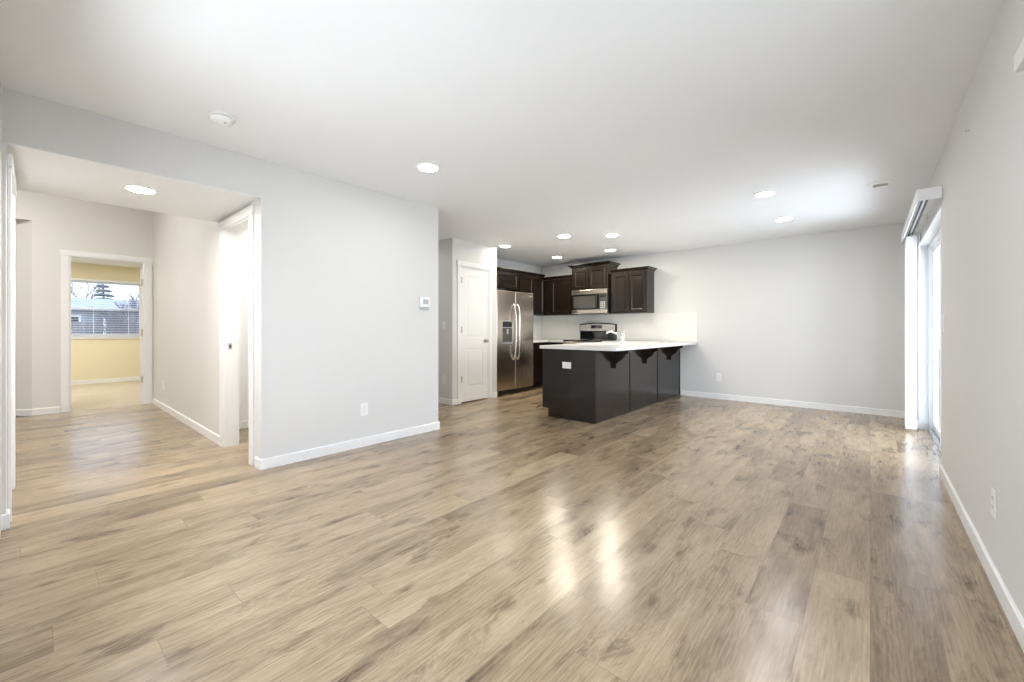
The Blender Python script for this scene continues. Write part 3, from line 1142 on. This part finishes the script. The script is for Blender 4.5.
# ---- refrigerator (side by side, front faces +x)
fy0, fy1, fz1 = 4.962, 5.945, 1.757
fxf = -4.625      # door front
fr = thing('refrigerator', 'stainless side-by-side refrigerator with door dispenser', 'refrigerator', (-5.0, fy0, 0))
L = Matrix.Translation((5.0, -fy0, 0))
mb = MB(L)
mb.box(XK + 0.03, fxf - 0.075, fy0 + 0.005, fy1 - 0.005, 0.03, fz1 - 0.015, 0.004)
mb.build('refrigerator_body', M['fridge_side'], fr)
ysp = 5.432
for nm, a, b in (('freezer_door', fy0, ysp - 0.003), ('refrigerator_door', ysp + 0.003, fy1)):
    mb = MB(L)
    mb.box(fxf - 0.07, fxf, a, b, 0.085, fz1, 0.012, 3)
    dr = mb.build(nm, M['steel'], fr)
    yy = ysp - 0.045 if nm == 'freezer_door' else ysp + 0.045
    s_ = -1 if nm == 'freezer_door' else 1
    mb = MB(L)
    pts = []
    for k in range(15):
        u = k / 14
        bow = math.sin(PI * u)
        pts.append((fxf + 0.018 + 0.042 * min(1, 2.2 * bow), yy + s_ * 0.010 * (1 - bow) , 0.60 + 0.92 * u))
    pts = [(fxf - 0.002, pts[0][1], 0.59)] + pts + [(fxf - 0.002, pts[-1][1], 1.53)]
    mb.tube(pts, 0.013, 12)
    mb.build('handle', M['steel_h'], dr, True)
    if nm == 'freezer_door':
        mb = MB(L)
        y0_, y1_, z0_, z1_ = 5.085, 5.350, 0.86, 1.25
        mb.box(fxf - 0.001, fxf + 0.004, y0_, y1_, z0_, z1_, 0.003)
        mb.build('dispenser_surround', M['grey_plastic'], dr)
        mb = MB(L)
        mb.box(fxf + 0.004, fxf + 0.006, y0_ + 0.012, y1_ - 0.012, z1_ - 0.11, z1_ - 0.012, 0.001)
        mb.build('display', M['blackglass'], dr)
        mb = MB(L)
        mb.box(fxf + 0.004, fxf + 0.0055, y0_ + 0.012, y1_ - 0.012, z0_ + 0.012, z1_ - 0.12, 0.001)
        mb.build('dispenser_recess', M['smoke'], dr)
        mb = MB(L)
        mb.box(fxf + 0.005, fxf + 0.022, y0_ + 0.03, y1_ - 0.03, z0_ + 0.02, z0_ + 0.034, 0.003)
        mb.build('dispenser_tray', M['grey_plastic'], dr)
        mb = MB(L)
        mb.box(fxf + 0.005, fxf + 0.018, y0_ + 0.115, y0_ + 0.15, z0_ + 0.17, z0_ + 0.25, 0.003)
        mb.build('dispenser_paddle', M['grey_plastic'], dr)
    else:
        mb = MB(L)
        mb.box(fxf, fxf + 0.002, fy1 - 0.115, fy1 - 0.045, fz1 - 0.068, fz1 - 0.052, 0.0008)
        mb.build('badge', M['chrome'], dr)
mb = MB(L)
mb.box(fxf - 0.09, fxf - 0.03, fy0 + 0.01, fy1 - 0.01, 0.012, 0.08, 0.004)
mb.build('kick_grille', M['black'], fr)
for yy in (fy0 + 0.05, fy1 - 0.05):
    mb = MB(L)
    mb.box(fxf - 0.10, fxf - 0.02, yy - 0.03, yy + 0.03, fz1 - 0.014, fz1 + 0.012, 0.004)
    mb.build('hinge_cover', M['black'], fr)
    mb = MB(L)
    mb.lathe([(0, 0), (0.018, 0), (0.018, 0.035), (0, 0.035)], (fxf - 0.10, yy, 0), 12)
    mb.build('foot', M['black'], fr)


# ---- base cabinets
def base_front(parent, M4, w, drawers=True):
    """fronts for a base cabinet of width w; local front at y=0"""
    if drawers:
        dm = MB(M4 @ Matrix.Translation((0.008, -0.021, 0.715)))
        dm.loops(w - 0.016, 0.135, [(0, 0.02), (0, 0.002), (0.002, 0.0), (0.03, 0.0), (0.036, 0.005)])
        dm.build('drawer', M['espresso'], parent)
    shaker(M4 @ T(0.008, -0.021, 0.115), w - 0.016, (0.590 if drawers else 0.735), 'cabinet_door', parent)


def base_cab(label, x0, x1, y0, y1, face, w_list):
    o = thing('base_cabinet', label, 'cabinet', (x0, y0, 0), group='dark base cabinets')
    L = Matrix.Translation((-x0, -y0, 0))
    mb = MB(L)
    mb.box(x0, x1, y0, y1, 0.10, 0.858, 0.001)
    mb.build('cabinet_body', M['espresso'], o)
    mb = MB(L)
    if face == 'x':
        mb.box(x0 + 0.001, x1 - 0.07, y0 + 0.001, y1 - 0.001, 0.0, 0.10)
        mb.build('toe_kick', M['kick'], o)
        for a, b in w_list:
            base_front(o, L @ T(x1, a, 0, PI / 2), b - a)
    else:
        mb.box(x0 + 0.001, x1 - 0.001, y0 + 0.07, y1 - 0.001, 0.0, 0.10)
        mb.build('toe_kick', M['kick'], o)
        for a, b in w_list:
            base_front(o, L @ T(a, y0, 0, 0), b - a)
    return o


base_cab('dark base cabinet on the side wall right after the refrigerator', XK + 0.002, -4.735, 5.962, YB - 0.01, 'x', ((5.97, 6.46),))
base_cab('dark base cabinet between the inner corner and the range', -4.733, -4.345, YB - 0.60, YB - 0.01, 'y', ((-4.70, -4.35),))
base_cab('narrow dark base cabinet between the range and the peninsula', -3.545, -3.222, YB - 0.60, YB - 0.01, 'y', ((-3.54, -3.27),))

CT0, CT1 = 0.860, 0.898
mb = MB()
mb.box(XK + 0.0085, -4.705, 5.955, YB - 0.009, CT0, CT1, 0.004)
mb.box(-4.7052, -4.340, YB - 0.635, YB - 0.009, CT0, CT1, 0.004)
o = mb.build('countertop', M['quartz'])
meta(o, 'white countertop running into the corner left of the range', 'countertop')

# ---- range
rx0, rx1 = -4.333, -3.557
ry = YB - 0.66
rg = thing('range', 'stainless and black range with curved backguard against the tile', 'range', (rx0, YB, 0))
L = Matrix.Translation((-rx0, -YB, 0))
mb = MB(L)
mb.box(rx0 + 0.003, rx1 - 0.003, ry + 0.03, YB - 0.012, 0.06, 0.892, 0.003)
mb.build('range_body', M['black'], rg)
mb = MB(L)
mb.box(rx0 + 0.001, rx1 - 0.001, ry - 0.005, YB - 0.07, 0.892, 0.912, 0.005)
mb.build('cooktop', M['blackglass'], rg)
for cx, cy, r in ((-4.13, YB - 0.48, 0.11), (-3.75, YB - 0.48, 0.085), (-4.13, YB - 0.21, 0.085), (-3.75, YB - 0.21, 0.11)):
    mb = MB(L)
    mb.lathe([(r - 0.004, 0.9122), (r, 0.9122), (r, 0.9128), (r - 0.004, 0.9128), (r - 0.004, 0.9122)], (cx, cy, 0), 32)
    mb.build('burner_ring', M['grey_plastic'], rg)
mb = MB(L)
mb.box(rx0 + 0.004, rx1 - 0.004, ry - 0.012, ry + 0.03, 0.24, 0.80, 0.006)
od = mb.build('oven_door', M['steel'], rg)
mb = MB(L)
mb.box(rx0 + 0.12, rx1 - 0.12, ry - 0.0135, ry - 0.012, 0.36, 0.66)
mb.build('window', M['blackglass'], od)
mb = MB(L)
mb.tube([(rx0 + 0.06, ry - 0.012, 0.745), (rx0 + 0.06, ry - 0.05, 0.745), (rx1 - 0.06, ry - 0.05, 0.745), (rx1 - 0.06, ry - 0.012, 0.745)], 0.011, 10)
mb.build('handle', M['steel_h'], od, True)
mb = MB(L)
mb.box(rx0 + 0.004, rx1 - 0.004, ry - 0.010, ry + 0.03, 0.805, 0.885, 0.004)
mb.build('front_trim', M['steel'], rg)
mb = MB(L)
mb.box(rx0 + 0.004, rx1 - 0.004, ry - 0.012, ry + 0.03, 0.07, 0.232, 0.006)
mb.build('storage_drawer', M['steel'], rg)
# backguard: black riser below, steel console with an arched top
by0, by1 = YB - 0.085, YB - 0.014
mb = MB(L)
mb.box(rx0 + 0.008, rx1 - 0.008, by0 + 0.012, by1, 0.905, 1.075, 0.004)
mb.build('riser', M['blackglass'], rg)
arch = [(rx0 + 0.004, 1.055)]
for k in range(13):
    u = k / 12
    arch.append((rx0 + 0.004 + (rx1 - rx0 - 0.008) * u, 1.205 + 0.028 * math.sin(PI * u)))
arch.append((rx1 - 0.004, 1.055))
mb = MB(L)
mb.prism(arch, by0 + 0.006, by1, 'y')
bgd = mb.build('backguard', M['black'], rg)
arch2 = [(rx0 + 0.016, 1.078)] + [(rx0 + 0.016 + (rx1 - rx0 - 0.032) * k / 12, 1.186 + 0.026 * math.sin(PI * k / 12)) for k in range(13)] + [(rx1 - 0.016, 1.078)]
mb = MB(L)
mb.prism(arch2, by0, by0 + 0.006, 'y')
mb.build('console', M['console'], bgd)
mb = MB(L)
mb.box(-4.075, -3.835, by0 - 0.002, by0, 1.120, 1.188, 0.001)
mb.build('display', M['blackglass'], bgd)
for xx in (-4.255, -4.165, -3.735, -3.645):
    mb = MB(L)
    mb.lathe([(0, 0), (0.022, 0), (0.020, 0.018), (0.008, 0.020), (0, 0.020)], (0, 0, 0), 18, 'y')
    bmesh.ops.rotate(mb.bm, verts=mb.bm.verts, matrix=Matrix.Rotation(PI, 3, 'Z'))
    bmesh.ops.translate(mb.bm, verts=mb.bm.verts, vec=(xx - rx0, by0 - YB, 1.140))
    mb.build('knob', M['steel'], bgd, True)

# ---- peninsula
px0, px1, py0, py1 = -3.190, -2.42, 4.285, YB - 0.001
pn = thing('peninsula_cabinet', 'dark espresso kitchen peninsula with panelled back and corbels', 'cabinet', (px1, py0, 0))
L = Matrix.Translation((-px1, -py0, 0))
mb = MB(L)
mb.box(px0 + 0.022, px1 - 0.018, py0 + 0.02, 4.95, 0.10, 0.858)
mb.box(px0 + 0.022, px1 - 0.018, 4.95, 5.75, 0.10, 0.70)
mb.box(px0 + 0.022, px0 + 0.040, 4.95, 5.75, 0.70, 0.858)
mb.box(px1 - 0.036, px1 - 0.018, 4.95, 5.75, 0.70, 0.858)
mb.box(px0 + 0.022, px1 - 0.018, 5.75, py1 - 0.012, 0.10, 0.858)
mb.build('cabinet_body', M['espresso'], pn)
mb = MB(L)
mb.box(px0 + 0.095, px1 - 0.02, py0 + 0.02, py1 - 0.012, 0.0, 0.10)
mb.build('toe_kick', M['kick'], pn)
mb = MB(L)
mb.prism([(px0, 0.105), (px0 + 0.092, 0.105), (px0 + 0.092, 0.0), (px1, 0.0), (px1, 0.858), (px0, 0.858)], py0, py0 + 0.02, 'y')
mb.build('end_panel', M['panel'], pn)
ys = [py0 + 0.022, 5.204, 6.152, py1 - 0.012]
for a, b in zip(ys, ys[1:]):
    mb = MB(L)
    mb.box(px1 - 0.018, px1 - 0.001, a + 0.003, b - 0.003, 0.004, 0.858, 0.0015)
    mb.build('back_panel', M['panel'], pn)
for yy in (5.204, 6.152, py1 - 0.022):
    mb = MB(L)
    mb.box(px1 - 0.001, px1 + 0.006, yy - 0.009, yy + 0.009, 0.004, 0.858, 0.0015)
    mb.build('batten', M['panel'], pn)
for yy in (4.745, 5.68, 6.625):
    # bracket: a top plate, a scrolled cheek and a stem against the panel
    prof = [(0.0, 0.0), (0.0, -0.235), (0.035, -0.235), (0.040, -0.175), (0.062, -0.150), (0.100, -0.132), (0.130, -0.100), (0.150, -0.062), (0.185, -0.045), (0.205, -0.040), (0.205, 0.0)]
    mb = MB(L)
    mb.prism([(px1 + u, 0.856 + v) for u, v in prof], yy - 0.022, yy + 0.022, 'y', 0.002)
    cb = mb.build('corbel', M['espresso'], pn)
    # flared shoulders behind
    sh = [(-0.17, 0.0), (-0.16, -0.030), (-0.12, -0.050), (-0.095, -0.085), (-0.075, -0.120), (-0.035, -0.145), (-0.022, -0.150),
          (0.022, -0.150), (0.035, -0.145), (0.075, -0.120), (0.095, -0.085), (0.12, -0.050), (0.16, -0.030), (0.17, 0.0)]
    mb = MB(L)
    mb.prism([(yy + u, 0.857 + v) for u, v in sh], px1 + 0.0005, px1 + 0.022, 'x')
    mb.build('corbel_plate', M['espresso'], cb)
for a, b in ((4.31, 4.90), (4.90, 5.80), (5.80, 6.40)):
    base_front(pn, L @ T(px0 + 0.022, b, 0, -PI / 2), b - a, drawers=(a != 4.90))

# worktop with rounded corner and sink cut-out
cx0, cx1, cy0, cy1 = -3.225, -2.145, 4.250, YB - 0.009
sx0, sx1, sy0, sy1 = -3.10, -2.70, 4.98, 5.72
R = 0.10
arc = [(cx1 - R + R * math.sin(PI / 2 * k / 8), cy0 + R - R * math.cos(PI / 2 * k / 8)) for k in range(9)]
R2 = 0.03
arc2 = [(cx0 + R2 - R2 * math.sin(PI / 2 * k / 5), cy0 + R2 - R2 * math.cos(PI / 2 * k / 5)) for k in range(6)][::-1]
mb = MB()
mb.prism(arc2 + arc + [(cx1, sy0), (cx0, sy0)], CT0, CT1)
mb.box(cx0, sx0, sy0, sy1, CT0, CT1)
mb.box(sx1, cx1, sy0, sy1, CT0, CT1)
mb.box(cx0, cx1, sy1, cy1, CT0, CT1)
mb.box(-3.548, cx0, YB - 0.635, cy1, CT0, CT1)
bmesh.ops.remove_doubles(mb.bm, verts=mb.bm.verts, dist=0.0004)
o = mb.build('countertop', M['quartz'])
meta(o, 'white peninsula countertop overhanging the dark panels', 'countertop')

sk = thing('sink', 'drop-in sink in the white peninsula countertop beside the faucet', 'sink', (-2.9, 5.35, CT1))
L = Matrix.Translation((2.9, -5.35, -CT1))
mb = MB(L)
g = 0.004
for (a, b, c_, d_) in ((sx0 - 0.018, sx0 + 0.012, sy0 - 0.018, sy1 + 0.018), (sx1 - 0.012, sx1 + 0.018, sy0 - 0.018, sy1 + 0.018),
                       (sx0 + 0.012, sx1 - 0.012, sy0 - 0.018, sy0 + 0.012), (sx0 + 0.012, sx1 - 0.012, sy1 - 0.012, sy1 + 0.018)):
    mb.box(a, b, c_, d_, CT1 + 0.0005, CT1 + 0.008, 0.002)
mb.build('rim', M['plastic'], sk)
mb = MB(L)
a, b, c_, d_ = sx0 + g, sx1 - g, sy0 + g, sy1 - g
zb = CT1 - 0.17
mb.box(a, a + 0.006, c_, d_, zb, CT1)
mb.box(b - 0.006, b, c_, d_, zb, CT1)
mb.box(a + 0.006, b - 0.006, c_, c_ + 0.006, zb, CT1)
mb.box(a + 0.006, b - 0.006, d_ - 0.006, d_, zb, CT1)
mb.box(a, b, c_, d_, zb - 0.006, zb)
mb.build('basin', M['plastic'], sk)

fa = thing('faucet', 'chrome single-lever faucet on the peninsula countertop', 'faucet', (-2.60, 5.35, CT1))
mb = MB()
mb.lathe([(0, 0.0005), (0.030, 0.0005), (0.030, 0.008), (0.024, 0.014), (0.022, 0.10), (0.025, 0.105), (0.024, 0.15), (0.012, 0.165), (0, 0.167)], (0, 0, 0), 20)
mb.build('faucet_body', M['chrome'], fa, True)
mb = MB()
mb.tube([(0, 0, 0.07), (-0.05, 0, 0.125), (-0.11, 0, 0.155), (-0.17, 0, 0.172), (-0.215, 0, 0.175), (-0.235, 0, 0.165), (-0.240, 0, 0.150)], [0.016, 0.016, 0.015, 0.014, 0.014, 0.015, 0.016], 12)
mb.build('spout', M['chrome'], fa, True)
mb = MB()
mb.tube([(0, 0, 0.155), (0.02, 0, 0.19), (0.035, 0, 0.225)], [0.010, 0.008, 0.007], 10)
mb.build('lever', M['chrome'], fa, True)


# ------------------------------------------------------------------ ceiling fixtures
def downlight(label, x, y, z, lens, r=0.078, group='recessed ceiling lights'):
    o = thing('ceiling_light', label, 'ceiling light', (x, y, z), group=group)
    mb = MB()
    mb.lathe([(r, -0.0005), (r + 0.018, -0.0005), (r + 0.016, -0.006), (r + 0.002, -0.009), (r, -0.004), (r, -0.0005)], (0, 0, 0), 40)
    mb.build('trim_ring', M['plastic'], o, True)
    mb = MB()
    mb.lathe([(0, -0.001), (r - 0.001, -0.001), (r - 0.001, -0.004), (0, -0.005)], (0, 0, 0), 40)
    mb.build('lens', lens, o)
    return o


downlight('lit recessed ceiling light nearest the thermostat wall, out in the main room', -2.751, 2.123, CEIL, M['lens'])
downlight('lit recessed ceiling light on the dining side, farther from the far wall', -0.783, 4.705, CEIL, M['lens'])
downlight('lit recessed ceiling light on the dining side, closer to the far wall', -0.790, 5.942, CEIL, M['lens'])
downlight('added unseen fill light on the ceiling in the near corner of the room, beside the near window', -0.75, 0.75, CEIL, M['fill_near'])  # extra lamp out of view, added to brighten the right wall
downlight('lit recessed kitchen light closest to the top of the pantry door wall', -4.424, 4.941, CEIL, M['lens_soft'])
downlight('lit recessed kitchen light in the middle of the front row', -3.313, 4.964, CEIL, M['lens_warm'])
downlight('lit recessed kitchen light above the peninsula end, last of the front row', -2.764, 5.356, CEIL, M['lens_warm'])
downlight('lit recessed kitchen light in front of the corner cabinet', -4.371, 6.320, CEIL, M['lens_warm'])
downlight('lit recessed kitchen light in front of the raised cabinet over the microwave', -3.312, 6.346, CEIL, M['lens_warm'])
downlight('lit recessed light in the low hall ceiling', -4.06, 0.517, ZH, M['lens_hall'])
downlight('added unseen fill light in the high foyer ceiling', -6.3, -0.9, ZF, M['fill_foyer'], 0.11)  # foyer lamp added out of sight to light the cream walls
downlight('added unseen round fill light on the bedroom ceiling', -10.3, 0.2, CEIL, M['fill_room'], 0.15)  # unseen lamp added to light the bedroom
downlight('added unseen fill light on the passage ceiling beside the pantry', -5.55, 3.45, CEIL, M['lens'])  # added out of view to lift the wall beside the pantry
downlight('added unseen round fill light inside the side room off the hall', -4.5, 2.1, CEIL, M['fill_side'])  # unseen lamp put in so the side room looks bright

sm = thing('smoke_detector', 'round white smoke detector on the ceiling above the hall opening', 'smoke detector', (-3.069, 0.772, CEIL))
mb = MB()
mb.lathe([(0, -0.0005), (0.074, -0.0005), (0.074, -0.010), (0.068, -0.014), (0, -0.014)], (0, 0, 0), 40)
mb.build('mounting_plate', M['plastic'], sm, True)
mb = MB()
mb.lathe([(0, -0.014), (0.056, -0.014), (0.056, -0.019), (0, -0.019)], (0, 0, 0), 40)
mb.build('gap_ring', M['grey_plastic'], sm, True)
mb = MB()
mb.lathe([(0, -0.019), (0.060, -0.019), (0.060, -0.030), (0.050, -0.042), (0.030, -0.047), (0, -0.048)], (0, 0, 0), 40)
mb.build('housing', M['plastic'], sm, True)
mb = MB()
mb.lathe([(0, -0.047), (0.008, -0.047), (0.008, -0.050), (0, -0.0505)], (0.025, 0.01, 0.001), 16)
mb.build('test_button', M['grey_plastic'], sm, True)

vt = thing('ceiling_vent', 'small white ceiling register near the sliding door wall', 'vent', (0.068, 5.106, CEIL))
mb = MB()
for (a, b, c_, d_) in ((-0.09, -0.052, -0.085, 0.085), (0.052, 0.09, -0.085, 0.085), (-0.052, 0.052, -0.085, -0.045), (-0.052, 0.052, 0.045, 0.085)):
    mb.box(a, b, c_, d_, -0.010, -0.0005, 0.002)
mb.build('frame', M['plastic'], vt)
mb = MB()
mb.box(-0.052, 0.052, -0.045, 0.045, -0.002, -0.0005)
mb.build('duct_opening', M['slot'], vt)
for k in range(5):
    mb = MB(Matrix.Translation((0, -0.034 + k * 0.017, -0.006)) @ Matrix.Rotation(math.radians(35), 4, 'X'))
    mb.box(-0.052, 0.052, -0.006, 0.006, -0.0006, 0.0006)
    mb.build('louvre', M['plastic'], vt)


# ------------------------------------------------------------------ wall devices (local: plate in xz, front at -y)
def device(name, label, cat, M4, w, h, kind, group=None):
    loc = M4.to_translation()
    o = thing(name, label, cat, loc, M4.to_euler().z, group)
    mb = MB()
    mb.box(-w / 2, w / 2, -0.006, -0.0003, -h / 2, h / 2, 0.002)
    mb.build('plate', M['plastic'], o)
    if kind == 'outlet':
        vertical = h > w
        for s in (-1, 1):
            cx, cz = (0, s * 0.020) if vertical else (s * 0.020, 0)
            mb = MB()
            mb.box(cx - 0.0165, cx + 0.0165, -0.008, -0.006, cz - 0.0145, cz + 0.0145, 0.0015)
            rc = mb.build('receptacle', M['plastic'], o)
            mb = MB()
            if vertical:
                mb.box(cx - 0.008, cx - 0.0055, -0.0085, -0.008, cz - 0.002, cz + 0.007)
                mb.box(cx + 0.0055, cx + 0.008, -0.0085, -0.008, cz - 0.002, cz + 0.007)
                mb.box(cx - 0.002, cx + 0.002, -0.0085, -0.008, cz - 0.010, cz - 0.006)
            else:
                mb.box(cx - 0.002, cx + 0.007, -0.0085, -0.008, cz - 0.008, cz - 0.0055)
                mb.box(cx - 0.002, cx + 0.007, -0.0085, -0.008, cz + 0.0055, cz + 0.008)
                mb.box(cx - 0.010, cx - 0.006, -0.0085, -0.008, cz - 0.002, cz + 0.002)
            mb.build('slots', M['slot'], rc)
    elif kind == 'switch':
        mb = MB()
        mb.prism([(-0.006, -0.033), (-0.0105, -0.030), (-0.007, 0.0), (-0.0085, 0.030), (-0.006, 0.033)], -0.0165, 0.0165, 'x')
        mb.build('rocker', M['plastic'], o)
    return o


RLEFT = PI / 2          # faces +x
RRIGHT = -PI / 2        # faces -x
device('wall_outlet', 'white outlet low on the thermostat wall', 'outlet', T(XL, 2.044, 0.35, RLEFT), 0.075, 0.118, 'outlet')
device('light_switch', 'white switch on the shaded passage wall beside the pantry door', 'switch', T(-4.785, YP, 1.162, 0), 0.072, 0.118, 'switch')
device('wall_outlet', 'white outlet low on the shaded passage wall beside the pantry', 'outlet', T(-4.79, YP, 0.36, 0), 0.072, 0.118, 'outlet')
device('wall_outlet', 'white outlet low on the far wall beside the peninsula', 'outlet', T(-1.816, YB, 0.348, 0), 0.072, 0.118, 'outlet')
device('wall_outlet', 'white outlet low on the sliding-door wall near the camera', 'outlet', T(XR, 2.722, 0.353, RRIGHT), 0.072, 0.118, 'outlet')
device('light_switch', 'white switch on the wall edge beside the sliding door', 'switch', T(XR, 4.335, 1.15, RRIGHT), 0.072, 0.118, 'switch')
device('wall_outlet', 'white horizontal outlet on the dark peninsula end panel', 'outlet', T(-2.818, py0, 0.664, 0), 0.125, 0.078, 'outlet')
device('wall_outlet', 'white outlet low on the cream hall wall', 'outlet', T(-7.317, YH1, 0.345, 0), 0.072, 0.118, 'outlet')

th = thing('thermostat', 'white thermostat with grey display on the pale grey wall', 'thermostat', (XL, 2.74, 1.385), RLEFT)
mb = MB()
mb.box(-0.062, 0.062, -0.026, -0.0003, -0.045, 0.065, 0.006, 3)
mb.build('housing', M['plastic'], th)
mb = MB()
mb.box(-0.028, 0.036, -0.0268, -0.026, -0.010, 0.038, 0.0005)
mb.build('display', M['lcd'], th)
mb = MB()
mb.box(-0.056, 0.056, -0.018, -0.0003, -0.070, -0.045, 0.004)
mb.build('lower_cover', M['grey_plastic'], th)

nl = thing('nail', 'small nail left in the wall above the sliding-door side', 'nail', (XR, 3.316, 2.183), RRIGHT)
mb = MB()
mb.lathe([(0, 0.0), (0.0016, 0.0), (0.0016, 0.016), (0.005, 0.016), (0.005, 0.018), (0, 0.018)], (0, 0, 0), 10, 'y')
bmesh.ops.rotate(mb.bm, verts=mb.bm.verts, matrix=Matrix.Rotation(PI, 3, 'Z'))
mb.build('shank', M['nickel'], nl)

# ------------------------------------------------------------------ outdoors
mb = MB()
mb.box(-60, XB - 4.1, -40, 40, -0.6, -0.45)
mb.box(XR + 0.2, 40, -40, 40, -0.35, -0.2)
o = mb.build('ground', M['lawn'])
meta(o, 'winter lawn outside the windows', 'lawn', kind='structure')
mb = MB()
mb.box(XR + 0.15, 5.2, 3.2, 8.2, -0.198, -0.06)
o = mb.build('patio', M['concrete'])
meta(o, 'pale concrete patio outside the sliding door', 'patio', kind='structure')

# neighbour's house
hs = thing('neighbour_house', 'low house with pale grey roof seen through the bedroom window', 'house', (-27, 2.5, -0.45))
mb = MB()
mb.box(-5.0, 0.0, -7, 7, 0, 2.5)
mb.build('house_wall', M['siding'], hs)
mb = MB()
mb.prism([(0.55, 2.42), (0.55, 2.52), (-2.5, 3.10), (-5.55, 2.52), (-5.55, 2.42)], -7.4, 7.4, 'y')
mb.build('roof', M['roof'], hs)
for yy in (-3.6, -1.6, 1.4, 3.2):
    mb = MB()
    mb.box(0.0, 0.05, yy - 0.5, yy + 0.5, 1.2, 2.2, 0.01)
    wf = mb.build('house_window', M['trim'], hs)
    mb = MB()
    mb.box(0.05, 0.06, yy - 0.42, yy + 0.42, 1.28, 2.12)
    mb.build('pane', M['blackglass'], wf)

fc = thing('garden_fence', 'weathered board fence seen through the bedroom window blind', 'fence', (-22.5, 2.0, -0.45))
mb = MB()
yy = -6.0
while yy < 8:
    mb.box(0.0, 0.02, yy, yy + 0.135, 0.06, 1.82 + random.uniform(-0.015, 0.015))
    yy += 0.15
mb.build('fence_boards', M['fence'], fc)
for yy in range(-6, 9, 2):
    mb = MB()
    mb.box(0.02, 0.10, yy - 0.235, yy - 0.165, 0, 1.98, 0.01)
    mb.build('fence_post', M['trim'], fc)
mb = MB()
mb.box(0.02, 0.06, -6, 8, 0.35, 0.44)
mb.box(0.02, 0.06, -6, 8, 1.45, 1.54)
mb.build('fence_rail', M['fence'], fc)


def conifer(label, x, y, h, rad):
    o = thing('conifer_tree', label, 'tree', (x, y, -0.45))
    mb = MB()
    mb.tube([(0, 0, 0), (0, 0, h * 0.95)], [0.16, 0.02], 8)
    mb.build('trunk', M['bark'], o)
    mb = MB()
    n_l = 17
    for k in range(n_l):
        u = k / (n_l - 1)
        z = h * (0.10 + 0.86 * u)
        r = rad * (1 - u) ** 0.9 + 0.08
        m_ = max(8, int(24 * (1 - u)) + 7)
        for j in range(m_):
            a = 2 * PI * (j + random.random() * 0.7) / m_
            rr = r * random.uniform(0.72, 1.12)
            d = Vector((math.cos(a), math.sin(a), 0))
            p = [Vector((0, 0, z)) + d * rr * q + Vector((0, 0, -0.28 * rr * q + 0.06 * rr * q * q)) for q in (0.05, 0.4, 0.75, 1.0)]
            mb.tube(p, [0.06, 0.17 * (1 - 0.4 * u), 0.12 * (1 - 0.4 * u), 0.02], 5)
    mb.tube([(0, 0, h * 0.93), (0, 0, h * 1.04)], [0.05, 0.01], 5)
    mb.build('foliage', M['needles'], o)
    return o


conifer('dark pointed conifer rising behind the neighbouring roof', -39.5, 3.12, 5.3, 1.8)


def bare_tree(name, label, x, y, h, spread=0.5, lv=5, mat='bark'):
    o = thing(name, label, 'tree', (x, y, -0.45))
    tr, br = MB(), MB()

    def grow(p, d, ln, r, k):
        q = p + d * ln
        mid = (p + q) / 2 + Vector((random.uniform(-1, 1), random.uniform(-1, 1), 0)) * ln * 0.06
        (tr if k == 0 else br).tube([p, mid, q], [r, r * 0.85, r * 0.68], 6 if k < 2 else 4)
        if k >= lv:
            return
        for _ in range(3):
            nd = (d + Vector((random.uniform(-1, 1), random.uniform(-1, 1), random.uniform(-0.15, 0.6))) * spread).normalized()
            grow(q, nd, ln * random.uniform(0.62, 0.8), r * 0.62, k + 1)
    grow(Vector((0, 0, 0)), Vector((0, 0, 1)), h * 0.33, h * 0.025, 0)
    tr.build('trunk', M['bark'], o)
    br.build('branches', M[mat], o)
    return o


bare_tree('bare_tree', 'bare branching tree over the neighbouring roof at the window edge', -34.6, 1.2, 5.2, 0.5)
bare_tree('bare_tree', 'low bare tree behind the roof on the far side of the conifer', -34.6, 4.9, 4.0, 0.5)
for i, (xx, yy, hh_) in enumerate(((-17.2, 1.62, 2.0), (-19.9, 2.3, 2.4))):
    bare_tree('bare_shrub', ['bare twiggy shrub in front of the fence, below the conifer', 'bare twiggy shrub in front of the fence, by the right edge of the bedroom window'][i], xx, yy, hh_, 0.45, 6, 'shrub')
